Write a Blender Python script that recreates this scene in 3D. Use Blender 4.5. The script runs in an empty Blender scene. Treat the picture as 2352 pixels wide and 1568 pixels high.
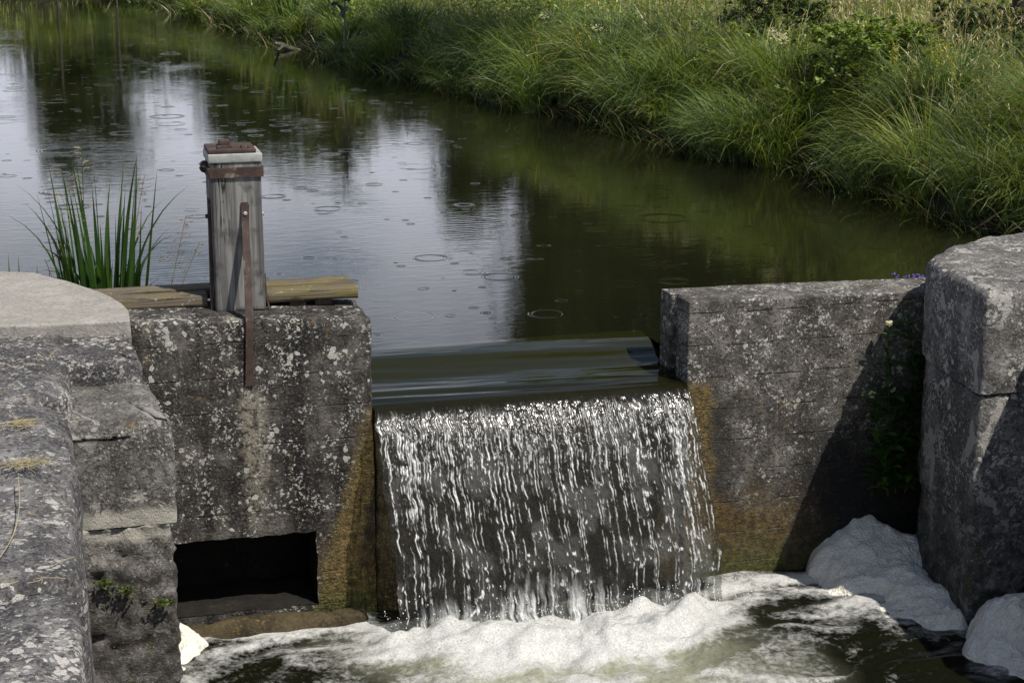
import bpy, math, random
import numpy as np
from math import radians as R, sin, cos, pi
random.seed(7); RNG = np.random.default_rng(11)
S = bpy.context.scene

# ------------------------------------------------------------------ camera
cam = bpy.data.cameras.new("camera"); camo = bpy.data.objects.new("camera", cam)
S.collection.objects.link(camo); S.camera = camo
CAM = np.array([-1.71, -6.375, 1.62]); YAW = R(15); PITCH = math.atan(1024 / 4000)
camo.location = CAM; camo.rotation_euler = (pi / 2 - PITCH, 0, -YAW)
cam.sensor_width = 36; cam.lens = 36 * 4000 / 2352; cam.clip_start = .05; cam.clip_end = 2000

# ------------------------------------------------------------------ sun, sky, exposure
SUN_TO = np.array([.37, -.52, 1.0]); SUN_TO /= np.linalg.norm(SUN_TO)
SUN_EL = math.asin(SUN_TO[2]); SUN_AZ = math.atan2(SUN_TO[0], SUN_TO[1])
sl = bpy.data.lights.new("sun", 'SUN'); slo = bpy.data.objects.new("sun", sl); S.collection.objects.link(slo)
sl.energy = 5.0; sl.angle = R(.5); sl.color = (1, .95, .87)
from mathutils import Vector
slo.rotation_euler = Vector(-SUN_TO).to_track_quat('-Z', 'Y').to_euler()
S.view_settings.view_transform = 'Standard'; S.view_settings.look = 'None'
S.view_settings.gamma = 1; S.view_settings.exposure = .2
w = bpy.data.worlds.new("World"); S.world = w; w.use_nodes = True
nt = w.node_tree; nt.nodes.clear()

class G:
    """small node-graph helper"""
    def __init__(s, tree): s.t = tree
    def n(s, typ, ins=None, **kw):
        nd = s.t.nodes.new(typ)
        for k, v in kw.items(): setattr(nd, k, v)
        for k, v in (ins or {}).items():
            sock = nd.inputs[k]
            if isinstance(v, bpy.types.NodeSocket): s.t.links.new(v, sock)
            elif isinstance(v, bpy.types.Node): s.t.links.new(v.outputs[0], sock)
            else:
                if hasattr(sock.default_value, '__len__') and isinstance(v, (tuple, list)) and len(v) == 3 and len(sock.default_value) == 4: v = (*v, 1)
                sock.default_value = v
        return nd
    def m(s, op, a, b=0., c=0., clamp=False):
        return s.n('ShaderNodeMath', {0: a, 1: b, 2: c}, operation=op, use_clamp=clamp).outputs[0]
    def vm(s, op, a, b=(0, 0, 0)):
        return s.n('ShaderNodeVectorMath', {0: a, 1: b}, operation=op).outputs[0]
    def noise(s, vec, scale, detail=4, rough=.55, dist=0., dims='3D'):
        return s.n('ShaderNodeTexNoise', {'Vector': vec, 'Scale': scale, 'Detail': detail, 'Roughness': rough, 'Distortion': dist}, noise_dimensions=dims).outputs[0]
    def ss(s, v, a, b, o0=0., o1=1.):
        return s.n('ShaderNodeMapRange', {'Value': v, 'From Min': a, 'From Max': b, 'To Min': o0, 'To Max': o1}, interpolation_type='SMOOTHSTEP').outputs[0]
    def mix(s, f, a, b, bt='MIX'):
        nd = s.n('ShaderNodeMix', data_type='RGBA', blend_type=bt, clamp_factor=True)
        for i, v in ((0, f), (6, a), (7, b)):
            if isinstance(v, bpy.types.NodeSocket): s.t.links.new(v, nd.inputs[i])
            else: nd.inputs[i].default_value = v if i == 0 else (*v[:3], 1)
        return nd.outputs[2]
    def bump(s, h, strength=.5, dist=.01, normal=None):
        d = {'Height': h, 'Strength': strength, 'Distance': dist}
        if normal is not None: d['Normal'] = normal
        return s.n('ShaderNodeBump', d).outputs[0]

g = G(nt)
sky = g.n('ShaderNodeTexSky', sky_type='NISHITA', sun_disc=False, sun_elevation=SUN_EL, sun_rotation=SUN_AZ)
tc = g.n('ShaderNodeTexCoord').outputs['Generated']
sp = g.n('ShaderNodeSeparateXYZ', {0: tc})
den = g.m('ADD', g.m('MAXIMUM', sp.outputs[2], 0.), .22)
cp = g.n('ShaderNodeCombineXYZ', {0: g.m('DIVIDE', sp.outputs[0], den), 1: g.m('DIVIDE', sp.outputs[1], den), 2: .37}).outputs[0]
cn = g.noise(cp, 1.7, 7, .58, .25)
cmask = g.ss(g.m('ADD', cn, g.ss(sp.outputs[2], .12, .32, .15, 0.)), .42, .58)
cshade = g.ss(g.noise(cp, 3.1, 5, .6), .3, .75, .74, 1.08)
# clouds thin out towards the zenith
cmask = g.m('MULTIPLY', cmask, g.ss(sp.outputs[2], .18, .6, 1., .12))
ccol = g.vm('SCALE', g.n('ShaderNodeCombineColor', {0: .85, 1: .88, 2: 1.0}).outputs[0]); ccol.node.inputs[3].default_value = 1
g.t.links.new(g.m("MULTIPLY", cshade, g.ss(sp.outputs[2], .05, .5, 15.5, 6.)), ccol.node.inputs[3])
bg = g.n('ShaderNodeBackground', {'Color': g.mix(cmask, sky.outputs[0], ccol), 'Strength': .085})
g.n('ShaderNodeOutputWorld', {0: bg})

# ------------------------------------------------------------------ numpy helpers
def ray_dir(x, y):
    fw = np.array([sin(YAW) * cos(PITCH), cos(YAW) * cos(PITCH), -sin(PITCH)]); rt = np.array([cos(YAW), -sin(YAW), 0.])
    return fw + rt * (x - 1176) / 4000 - np.cross(rt, fw) * (y - 784) / 4000
def atZ(x, y, z): d = ray_dir(x, y); return CAM + d * ((z - CAM[2]) / d[2])
def atY(x, y, Y): d = ray_dir(x, y); return CAM + d * ((Y - CAM[1]) / d[1])
def to_px(P):
    fw = np.array([sin(YAW) * cos(PITCH), cos(YAW) * cos(PITCH), -sin(PITCH)]); rt = np.array([cos(YAW), -sin(YAW), 0.])
    V = P - CAM; z = V @ fw
    return 1176 + 4000 * (V @ rt) / z, 784 - 4000 * (V @ np.cross(rt, fw)) / z, z

def _hash(ix, iy, iz, seed):
    h = (ix.astype(np.int64) * 374761393 + iy.astype(np.int64) * 668265263 + iz.astype(np.int64) * 2147483647 + seed * 144665) & 0xffffffff
    h = ((h ^ (h >> 13)) * 1274126177) & 0xffffffff
    h = ((h ^ (h >> 16)) * 2246822519) & 0xffffffff
    return ((h ^ (h >> 15)) & 0xffff) / 65535.
def vnoise(P, seed=0):
    P = np.asarray(P, float); i = np.floor(P).astype(np.int64); f = P - i; f = f * f * (3 - 2 * f)
    r = 0
    for dx in (0, 1):
        for dy in (0, 1):
            for dz in (0, 1):
                wgt = (f[..., 0] if dx else 1 - f[..., 0]) * (f[..., 1] if dy else 1 - f[..., 1]) * (f[..., 2] if dz else 1 - f[..., 2])
                r = r + wgt * _hash(i[..., 0] + dx, i[..., 1] + dy, i[..., 2] + dz, seed)
    return r * 2 - 1
def fbm(P, octs=4, seed=0, gain=.5):
    r = 0; a = 1; P = np.asarray(P, float)
    for o in range(octs): r = r + a * vnoise(P * 2 ** o, seed + o * 17); a *= gain
    return r
def v3(x, y, z=0.): x, y, z = np.broadcast_arrays(x, y, z); return np.stack([x, y, z], -1).astype(float)
def smooth(a, b, x): t = np.clip((x - a) / (b - a), 0, 1); return t * t * (3 - 2 * t)

def link(name, me, mats, parent=None, smooth_=True, loc=None):
    o = bpy.data.objects.new(name, me); S.collection.objects.link(o)
    for m in (mats if isinstance(mats, (list, tuple)) else [mats]): me.materials.append(m)
    if parent is not None:
        o.parent = parent; o.matrix_parent_inverse.identity()
    if loc is not None: o.location = loc
    me.polygons.foreach_set('use_smooth', np.full(len(me.polygons), bool(smooth_)))
    me.update(); return o
def np_mesh(name, V, F, mi=None, attrs=None):
    """V (n,3); F (m,k) with one k, or list of arrays"""
    Fs = F if isinstance(F, list) else [F]
    me = bpy.data.meshes.new(name)
    me.vertices.add(len(V)); me.vertices.foreach_set('co', np.asarray(V, np.float32).ravel())
    loops = np.concatenate([f.ravel() for f in Fs]); tot = np.concatenate([np.full(len(f), f.shape[1]) for f in Fs])
    me.loops.add(len(loops)); me.loops.foreach_set('vertex_index', loops.astype(np.int32))
    me.polygons.add(len(tot)); st = np.concatenate([[0], np.cumsum(tot)[:-1]])
    me.polygons.foreach_set('loop_start', st.astype(np.int32))
    if mi is not None: me.polygons.foreach_set('material_index', np.asarray(mi, np.int32))
    for k, a in (attrs or {}).items():
        at = me.attributes.new(k, 'FLOAT', 'POINT'); at.data.foreach_set('value', np.asarray(a, np.float32))
    me.update(calc_edges=True); me.validate(); return me
def grid_faces(nu, nv):
    i = np.arange(nu * nv).reshape(nu, nv)
    return np.stack([i[:-1, :-1], i[1:, :-1], i[1:, 1:], i[:-1, 1:]], -1).reshape(-1, 4)

def tag(o, label=None, cat=None, group=None, kind=None):
    for k, v in (('label', label), ('category', cat), ('group', group), ('kind', kind)):
        if v: o[k] = v
    return o
def thing(name, label, cat, loc=(0, 0, 0), group=None):
    o = bpy.data.objects.new(name, None); S.collection.objects.link(o); o.location = loc
    o.empty_display_size = .1
    return tag(o, label, cat, group)
def rel(o, V): return np.asarray(V) - np.array(o.location)

class MB:
    """collects pieces into one mesh"""
    def __init__(s): s.V = []; s.F = {}; s.M = {}; s.c = 0
    def add(s, V, F, mi=0):
        k = F.shape[1]; s.V.append(np.asarray(V, float)); s.F.setdefault(k, []).append(F + s.c); s.M.setdefault(k, []).append(np.full(len(F), mi)); s.c += len(V)
        return s
    def tube(s, P, r, n=6, mi=0, cap=True):
        P = np.asarray(P, float); m = len(P); r = np.broadcast_to(r, (m,))
        T = np.gradient(P, axis=0); T /= np.linalg.norm(T, axis=1)[:, None] + 1e-9
        ref = np.array([0, 0, 1.]) if abs(T[:, 2]).mean() < .8 else np.array([1., 0, 0])
        A = np.cross(T, ref); A /= np.linalg.norm(A, axis=1)[:, None] + 1e-9; B = np.cross(T, A)
        a = np.arange(n) * 2 * pi / n
        V = P[:, None] + r[:, None, None] * (A[:, None] * np.cos(a)[None, :, None] + B[:, None] * np.sin(a)[None, :, None])
        i = np.arange(m * n).reshape(m, n); j = np.roll(i, -1, 1)
        F = np.stack([i[:-1], j[:-1], j[1:], i[1:]], -1).reshape(-1, 4)
        s.add(V.reshape(-1, 3), F, mi)
        if cap:
            for e, ring in ((0, i[0]), (1, i[-1])):
                c = np.vstack([V[0 if e == 0 else -1], P[0 if e == 0 else -1][None]])
                k = np.arange(n); s.add(c, np.stack([k, np.roll(k, -1), np.full(n, n)], -1), mi)
        return s
    def rbox(s, lo, hi, r=.005, mi=0, M=None):
        V, F = rounded_box(lo, hi, r, 3)
        if M is not None: V = V @ np.asarray(M[0]).T + np.asarray(M[1])
        return s.add(V, F, mi)
    def mesh(s, name):
        ks = sorted(s.F); return np_mesh(name, np.concatenate(s.V), [np.concatenate(s.F[k]) for k in ks], np.concatenate([np.concatenate(s.M[k]) for k in ks]))
    def build(s, name, mats, parent=None, smooth_=True):
        if parent is not None:
            o_ = np.array(parent.location); pp = parent.parent
            while pp is not None: o_ = o_ + np.array(pp.location); pp = pp.parent
            s.V = [v - o_ for v in s.V]
        return link(name, s.mesh(name), mats, parent, smooth_)

def axis_coords(lo, hi, r, res, extra=()):
    n = max(1, int(round((hi - lo - 2 * r) / res)))
    e = [lo, lo + r * .3, lo + r] if r > 0 else [lo]
    mid = list(np.linspace(lo + r, hi - r, n + 1))
    c = sorted(set([round(v, 5) for v in e + mid + ([hi - r * .3, hi] if r > 0 else [hi]) + list(extra)]))
    out = [c[0]]
    for v in c[1:]:
        if v - out[-1] > res * .25 or v in [round(q, 5) for q in (*extra, hi)]: out.append(v)
    return np.array(out)
def box_shell(xs, ys, zs):
    """closed quad shell of the box on given coordinate lines -> V, F, face tag"""
    V = []; F = []; c = 0
    for ax in range(3):
        A = [xs, ys, zs]; u, v = (ax + 1) % 3, (ax + 2) % 3
        for side in (0, 1):
            U, W = np.meshgrid(A[u], A[v], indexing='ij'); P = np.zeros(U.shape + (3,))
            P[..., u] = U; P[..., v] = W; P[..., ax] = A[ax][-1 if side else 0]
            f = grid_faces(*U.shape); f = f if side else f[:, ::-1]
            V.append(P.reshape(-1, 3)); F.append(f + c); c += U.size
    V = np.concatenate(V); F = np.concatenate(F)
    key = np.round(V * 20000).astype(np.int64); _, first, inv = np.unique(key, axis=0, return_index=True, return_inverse=True)
    return V[first], inv.ravel()[F]
def round_to(V, lo, hi, r):
    lo = np.asarray(lo, float); hi = np.asarray(hi, float)
    rr = np.minimum(r, (hi - lo).min() * .49); rr = np.broadcast_to(np.asarray(rr), (len(V),))[:, None]
    Q = np.clip(V, lo + rr, hi - rr); D = V - Q; L = np.linalg.norm(D, axis=1)[:, None]
    Dmax = np.abs(D).max(1)[:, None]
    return np.where(L > 1e-9, Q + D / np.maximum(L, 1e-9) * Dmax, V)
def rounded_box(lo, hi, r, res_n=3):
    lo = np.asarray(lo, float); hi = np.asarray(hi, float); r = min(r, (hi - lo).min() * .45)
    A = [np.array([lo[k], lo[k] + r * .35, lo[k] + r, hi[k] - r, hi[k] - r * .35, hi[k]]) for k in range(3)]
    V, F = box_shell(*A); return round_to(V, lo, hi, r), F
def vnormals(V, F):
    N = np.zeros_like(V); a = V[F[:, 2]] - V[F[:, 0]]; b = V[F[:, 3]] - V[F[:, 1]]; n = np.cross(a, b)
    for k in range(4): np.add.at(N, F[:, k], n)
    return N / (np.linalg.norm(N, axis=1)[:, None] + 1e-12)
def stone_box(lo, hi, r, res, amp=.004, seed=0, big=.006, chip=.5, extra=((), (), ())):
    """weathered block: rounded, uneven, chipped at the edges"""
    A = [axis_coords(lo[k], hi[k], r, res, extra[k]) for k in range(3)]
    V, F = box_shell(*A)
    rv = r * (1 + chip * np.clip(fbm(V * 9, 3, seed + 5) * 1.3, -.7, 1.2)); V = round_to(V, lo, hi, rv)
    N = vnormals(V, F)
    d = amp * fbm(V * 28, 3, seed) + big * fbm(V * 3.2, 3, seed + 3)
    return V + N * d[:, None], F

# ------------------------------------------------------------------ materials
def mat(name):
    m = bpy.data.materials.new(name); m.use_nodes = True; m.node_tree.nodes.clear(); return m, G(m.node_tree)
def finish(gg, surf, disp=None):
    gg.n('ShaderNodeOutputMaterial', {0: surf})
def principled(gg, **k):
    return gg.n('ShaderNodeBsdfPrincipled', {kk.replace('_', ' '): v for kk, v in k.items()}).outputs[0]

def stone_mat(name, dark, mid, light, lichen=.5, blot=1., runs=0., lichen_col=(.52, .51, .46), ochre=.2, streaks=.5, boards=0., speck=.3, moss=None, horizontal=False, grime=.5, bumpd=.012, patches=.0):
    m, q = mat(name)
    pos = q.n('ShaderNodeNewGeometry').outputs['Position']; sx = q.n('ShaderNodeSeparateXYZ', {0: pos})
    X, Y, Z = sx.outputs
    big = q.noise(pos, 2.6, 6, .6, .4); midn = q.noise(pos, 17, 6, .62, .3); fine = q.noise(pos, 95, 4, .6); vfine = q.noise(pos, 330, 2)
    c = q.mix(q.ss(midn, .36, .66), dark, mid)
    c = q.mix(q.m('MULTIPLY', q.ss(q.noise(pos, 7.3, 6, .65, .5), .46, .66), .8), c, light)
    # dark algae: broad clouds and run-off streaks
    st = q.noise(q.vm('MULTIPLY', pos, (9, 9, .8)), 1., 4, .6, .2)
    gm = q.m('MULTIPLY', q.ss(q.m('ADD', q.m('MULTIPLY', st, streaks), q.m('MULTIPLY', big, 1 - streaks)), .44, .60), grime)
    c = q.mix(gm, c, tuple(v * .28 for v in dark))
    if runs:
        rn = q.ss(q.noise(q.vm('ADD', q.vm('MULTIPLY', pos, (6.5, 0, .35)), (3.1, 0, 0)), 1., 3, .6), .50, .64)
        rn = q.m('MULTIPLY', rn, q.ss(q.noise(q.vm('MULTIPLY', pos, (30, 30, 3)), 1., 3, .6), .25, .55, .5, 1.))
        c = q.mix(q.m('MULTIPLY', rn, runs), c, tuple(v * .22 for v in dark))
    # black speckle and pits
    c = q.mix(q.m('MULTIPLY', q.ss(q.noise(pos, 60, 3, .7), .55, .66), speck), c, tuple(v * .25 for v in dark))
    c = q.mix(q.m('MULTIPLY', q.ss(fine, .50, .68), .6), c, light)
    grain = q.noise(pos, 62, 5, .72, .2); c = q.mix(q.m('MULTIPLY', q.ss(grain, .50, .40), .75 * min(1, speck * 1.3)), c, tuple(v * .45 for v in dark))
    # crustose lichen: roundish white blotches in colonies
    vor = q.n('ShaderNodeTexVoronoi', {'Vector': q.vm('ADD', pos, q.vm('SCALE', q.n('ShaderNodeTexNoise', {'Vector': pos, 'Scale': 45., 'Detail': 3.}).outputs[1])), 'Scale': 33.}, feature='F1')
    vor.inputs['Vector'].links[0].from_node.inputs[1].links[0].from_node.inputs[3].default_value = .035
    col_ = q.ss(q.noise(pos, 5.5, 4, .6), .42, .66)
    rad = q.m('MULTIPLY', q.n('ShaderNodeSeparateColor', {0: vor.outputs['Color']}).outputs[0], q.m('MULTIPLY', col_, (.75 * lichen + .12) * blot))
    lm = q.ss(q.m('SUBTRACT', rad, vor.outputs['Distance']), -.02, .05)
    lm2 = q.m('MULTIPLY', q.ss(q.noise(pos, 46, 5, .68, .4), .585, .66), q.m('MULTIPLY', q.ss(q.noise(pos, 4.1, 3), .4, .6), lichen))
    vo2 = q.n('ShaderNodeTexVoronoi', {'Vector': vor.inputs['Vector'].links[0].from_node.outputs[0], 'Scale': 74.}, feature='F1')
    rd2 = q.m('MULTIPLY', q.n('ShaderNodeSeparateColor', {0: vo2.outputs['Color']}).outputs[1], q.m('MULTIPLY', q.ss(q.noise(pos, 8.5, 4, .6), .40, .60), .8 * lichen))
    lm = q.m('MAXIMUM', lm, q.m('MULTIPLY', q.ss(q.m('SUBTRACT', rd2, vo2.outputs['Distance']), -.06, .10), .8))
    lm = q.m('MAXIMUM', q.m('MULTIPLY', lm, .85), lm2)
    lm = q.m('MULTIPLY', lm, q.ss(vfine, .2, .6, .55, 1.))
    c = q.mix(lm, c, lichen_col)
    om = q.m('MULTIPLY', q.m('MULTIPLY', q.ss(q.noise(pos, 31, 4, .65), .58, .68), q.ss(q.noise(pos, 3.3, 3), .47, .62)), ochre)
    c = q.mix(om, c, (.27, .17, .045))
    if patches:
        pm = q.m('MULTIPLY', q.ss(q.noise(pos, 6.2, 5, .6, .8), .60, .625), patches)
        c = q.mix(pm, c, tuple(v * 1.15 for v in light))
    h = q.m('ADD', q.m('ADD', q.m('MULTIPLY', midn, .5), q.m('MULTIPLY', fine, .55)), q.m('ADD', q.m('MULTIPLY', vfine, .3), q.m('MULTIPLY', lm, .25)))
    rough = .9
    if boards:
        zz = q.m('ADD', Z, q.m('MULTIPLY', q.m('SUBTRACT', q.noise(q.vm('MULTIPLY', pos, (1.5, 1.5, 0)), 1., 3), .5), .03))
        fr = q.m('ABSOLUTE', q.m('SUBTRACT', q.m('FRACT', q.m('DIVIDE', q.m('ADD', zz, 5.), .135)), .5))
        line = q.m('MULTIPLY', q.ss(fr, .476, .493), q.ss(q.noise(q.vm('MULTIPLY', pos, (7, 7, 22)), 1., 4, .65), .44, .58))
        line = q.m('MULTIPLY', line, boards); c = q.mix(line, c, tuple(v * .2 for v in dark))
        h = q.m('SUBTRACT', h, q.m('MULTIPLY', line, .8))
    if moss: c, h, rough = moss(q, c, h, rough, X, Y, Z, pos)
    finish(q, principled(q, Base_Color=c, Roughness=rough, Specular_IOR_Level=.3, Normal=q.bump(h, .9, bumpd)))
    return m

def wall_moss_and_shade(left):
    def f(q, c, h, rough, X, Y, Z, pos):
        nz = q.m('SUBTRACT', q.noise(pos, 9, 5, .65), .5); nf = q.noise(pos, 40, 4, .65)
        if left:
            # lime and rust run below the iron strap
            run = q.m('MULTIPLY', q.ss(q.m('ABSOLUTE', q.m('ADD', q.m('ADD', X, 1.02), q.m('MULTIPLY', nz, .08))), .075, .015), q.ss(Z, -.16, -.24))
            run = q.m('MULTIPLY', run, q.m('MULTIPLY', q.ss(Z, -.95, -.35), q.ss(nf, .38, .55)))
            c = q.mix(q.m('MULTIPLY', run, .6), c, (.34, .31, .24))
            d = q.m('ADD', q.m('ADD', X, .575), q.m('MULTIPLY', q.m('ADD', Z, .30), -.27))
            d = q.m('ADD', d, q.m('MULTIPLY', nz, .13))
            mm = q.m('MULTIPLY', q.m('MULTIPLY', q.ss(d, -.035, .02), q.ss(d, .125, .075)), q.ss(Z, -.27, -.36))
            dkm = q.m('MULTIPLY', q.ss(d, .06, .11), q.ss(Z, -.29, -.4)); c = q.mix(q.m('MULTIPLY', dkm, .9), c, (.016, .014, .007))  # shadow of the water sheet painted into the wall colour, with dark wet algae
            low = q.m('MULTIPLY', q.ss(q.m('ADD', Z, q.m('MULTIPLY', nz, .2)), -.72, -.98), q.ss(X, -.82, -.76))
        else:
            d = q.m('ADD', q.m('SUBTRACT', X, .80), q.m('MULTIPLY', nz, .14))
            d = q.m('ADD', d, q.m('MULTIPLY', q.m('ADD', Z, .30), .055))
            mm = q.m('MULTIPLY', q.ss(d, .065, .0), q.ss(Z, -.27, -.33))
            low = q.m('MULTIPLY', q.ss(q.m('ADD', Z, q.m('MULTIPLY', nz, .3)), -.72, -.9), q.ss(q.m('ADD', X, q.m('MULTIPLY', nz, .3)), 1.45, 1.1))
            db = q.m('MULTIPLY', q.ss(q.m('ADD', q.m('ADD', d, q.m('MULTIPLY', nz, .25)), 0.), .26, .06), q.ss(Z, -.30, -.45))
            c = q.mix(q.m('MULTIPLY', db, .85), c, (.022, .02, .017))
        low = q.m('MULTIPLY', low, .85)
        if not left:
            dc = q.m('MULTIPLY', q.ss(q.m('ADD', X, q.m('MULTIPLY', nz, .5)), 1.05, 1.4), q.ss(q.m('ADD', Z, q.m('MULTIPLY', nz, .4)), -.35, -.75))  # pier's shade in the lower corner deepened with near-black colour on wet concrete
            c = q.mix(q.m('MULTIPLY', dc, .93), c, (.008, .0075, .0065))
        ochre = q.mix(q.ss(nf, .3, .7), (.05, .034, .012), (.19, .135, .045))
        brown = q.mix(q.ss(nf, .35, .7), (.032, .022, .008), (.135, .085, .02))
        green = q.mix(q.ss(nf, .3, .7), (.02, .028, .006), (.07, .085, .015))
        c = q.mix(low, c, brown); c = q.mix(mm, c, ochre)
        gr = q.m('MULTIPLY', q.ss(q.m('ADD', Z, q.m('MULTIPLY', nz, .35)), -.92, -1.12), q.m('MAXIMUM', mm, low))
        c = q.mix(q.m('MULTIPLY', gr, .8), c, green)
        wet = q.m('MAXIMUM', mm, low)
        h = q.m('ADD', h, q.m('MULTIPLY', q.m('MULTIPLY', mm, q.noise(pos, 85, 3, .7)), 1.6))
        return c, h, q.ss(wet, 0., 1., .9, .42)
    return f
def damp_low(z0, z1, col=(.03, .028, .022), band=None):
    def f(q, c, h, rough, X, Y, Z, pos):
        nz = q.m('SUBTRACT', q.noise(pos, 7, 5, .6), .5); z = q.m('ADD', Z, q.m('MULTIPLY', nz, .25))
        if band:
            bm = q.m('MULTIPLY', q.ss(q.m('ABSOLUTE', q.m('SUBTRACT', q.m('ADD', Z, q.m('MULTIPLY', nz, .07)), band)), .065, .035), .8)
            c = q.mix(bm, c, (.36, .34, .29))
        k = q.ss(z, z0, z1)
        c = q.mix(q.m('MULTIPLY', k, q.ss(q.noise(pos, 24, 4, .65), .3, .62, 1., .35)), c, col)
        c = q.mix(q.m('MULTIPLY', q.m('MULTIPLY', k, q.ss(q.noise(pos, 13, 4, .6), .56, .68)), .6), c, (.05, .06, .012))
        return c, h, q.ss(k, 0., 1., .9, .6)
    return f

M = {}
M['wall_dark'] = stone_mat('dark_stained_concrete', (.028, .025, .022), (.075, .068, .06), (.16, .147, .128), lichen=.85, blot=.9, runs=.9, ochre=.35, streaks=.5, boards=.8, speck=.5, grime=.95, moss=wall_moss_and_shade(True))
M['wall_grey'] = stone_mat('speckled_grey_concrete', (.055, .050, .044), (.125, .115, .10), (.235, .215, .19), lichen=.85, blot=.6, runs=.35, ochre=.6, streaks=.35, boards=1., speck=.95, grime=.45, moss=wall_moss_and_shade(False))
M['stone'] = stone_mat('weathered_coping_stone', (.055, .052, .054), (.135, .13, .13), (.27, .26, .25), lichen=.95, blot=.7, lichen_col=(.50, .48, .44), ochre=.45, streaks=.12, speck=.8, grime=.6)
M['stone_face'] = stone_mat('abutment_face_stone', (.075, .070, .064), (.16, .15, .137), (.29, .275, .25), lichen=.6, blot=.5, ochre=.4, streaks=.35, speck=.75, grime=.35, patches=.6, moss=damp_low(-.38, -.52, (.035, .03, .025), band=-.33))
M['slab'] = stone_mat('pale_concrete_slab', (.25, .235, .21), (.30, .285, .255), (.35, .33, .30), lichen=.1, ochre=.08, streaks=.0, speck=.35, grime=.06, bumpd=.008)
M['pier'] = stone_mat('pier_stone', (.085, .080, .076), (.16, .152, .145), (.30, .285, .26), lichen=.9, blot=.7, ochre=.2, streaks=.4, speck=.75, grime=.45, patches=.8, moss=damp_low(-.55, -1.0, (.02, .019, .016)))
M['tunnel_shade'] = stone_mat('shade_black_wet_tunnel_concrete', (.006, .005, .004), (.014, .012, .009), (.02, .018, .013), lichen=.0, ochre=.1, streaks=.5, speck=.3, grime=.5)  # shade inside the outlet painted in as near-black wet concrete
M['sill'] = stone_mat('wet_sill_concrete', (.035, .028, .015), (.08, .06, .03), (.11, .085, .045), lichen=.0, ochre=.5, streaks=.5, speck=.3, grime=.5)

def wood_mat(name, c0, c1, crack=1., lichen=0., axis='Z', algae=(.2, .15, .02), grime=0.):
    m, q = mat(name)
    pos = q.n('ShaderNodeNewGeometry').outputs['Position']
    sc = (60, 60, 2.2) if axis == 'Z' else (2.2, 70, 70)
    sc2 = (16, 16, .9) if axis == 'Z' else (.9, 18, 18)
    gr = q.noise(q.vm('MULTIPLY', pos, sc), 1., 5, .6, .4); g2 = q.noise(q.vm('MULTIPLY', pos, sc2), 1., 4, .55, .3)
    c = q.mix(q.ss(gr, .3, .7), c0, c1); c = q.mix(q.m('MULTIPLY', q.ss(g2, .42, .7), .5), c, tuple(v * .5 for v in c0))
    cr = q.ss(q.m('ABSOLUTE', q.m('SUBTRACT', q.noise(q.vm('MULTIPLY', pos, tuple(v * .55 for v in sc)), 1., 2, .5), .5)), .022, .004)
    cr = q.m('MULTIPLY', q.m('MULTIPLY', cr, q.ss(q.noise(q.vm('MULTIPLY', pos, tuple(v * .2 for v in sc2)), 1., 2), .45, .6)), crack)
    c = q.mix(cr, c, (.008, .007, .006))
    c = q.mix(q.m('MULTIPLY', q.ss(q.noise(pos, 12, 4), .5, .72), grime), c, tuple(v * .35 for v in c0))
    if lichen:
        c = q.mix(q.m('MULTIPLY', q.ss(q.noise(pos, 8, 5, .65), .47, .6), lichen), c, algae)
        c = q.mix(q.m('MULTIPLY', q.ss(q.noise(pos, 60, 3, .6), .66, .70), .6), c, (.5, .5, .44))
    h = q.m('SUBTRACT', q.m('ADD', gr, g2), q.m('MULTIPLY', cr, 2.))
    finish(q, principled(q, Base_Color=c, Roughness=.85, Specular_IOR_Level=.25, Normal=q.bump(h, .45, .003)))
    return m
M['post'] = wood_mat('weathered_grey_timber', (.075, .074, .07), (.225, .222, .21), 1.3, 0, grime=.8)
M['plank'] = wood_mat('lichened_plank_wood', (.075, .06, .042), (.16, .135, .095), .7, .3, 'X', (.16, .12, .035), grime=.5)
M['plank_y'] = wood_mat('yellow_lichened_plank_wood', (.075, .062, .04), (.17, .14, .085), .6, .5, 'X', (.16, .128, .035))
def rust_mat(name, a, b, c3, pale=.25, metal=.2):
    m, q = mat(name); pos = q.n('ShaderNodeNewGeometry').outputs['Position']
    n = q.noise(pos, 26, 6, .65, .3); c = q.mix(q.ss(n, .35, .65), a, b)
    c = q.mix(q.m('MULTIPLY', q.ss(q.noise(pos, 14, 5, .6), .55, .68), pale), c, c3)
    finish(q, principled(q, Base_Color=c, Roughness=.75, Metallic=metal, Normal=q.bump(q.noise(pos, 160, 4), .5, .002)))
    return m
M['rust'] = rust_mat('rusty_iron', (.030, .019, .015), (.064, .035, .026), (.24, .21, .17), .75)
M['rust_dark'] = rust_mat('dark_rusted_iron', (.03, .02, .017), (.07, .042, .032), (.12, .09, .07), .5)
M['zinc'] = rust_mat('weathered_zinc_sheet', (.25, .255, .24), (.33, .335, .315), (.17, .165, .14), .6, .15)
M['bolt'] = rust_mat('galvanised_bolt_steel', (.30, .30, .30), (.42, .42, .42), (.2, .15, .12), .3, .6)

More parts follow.
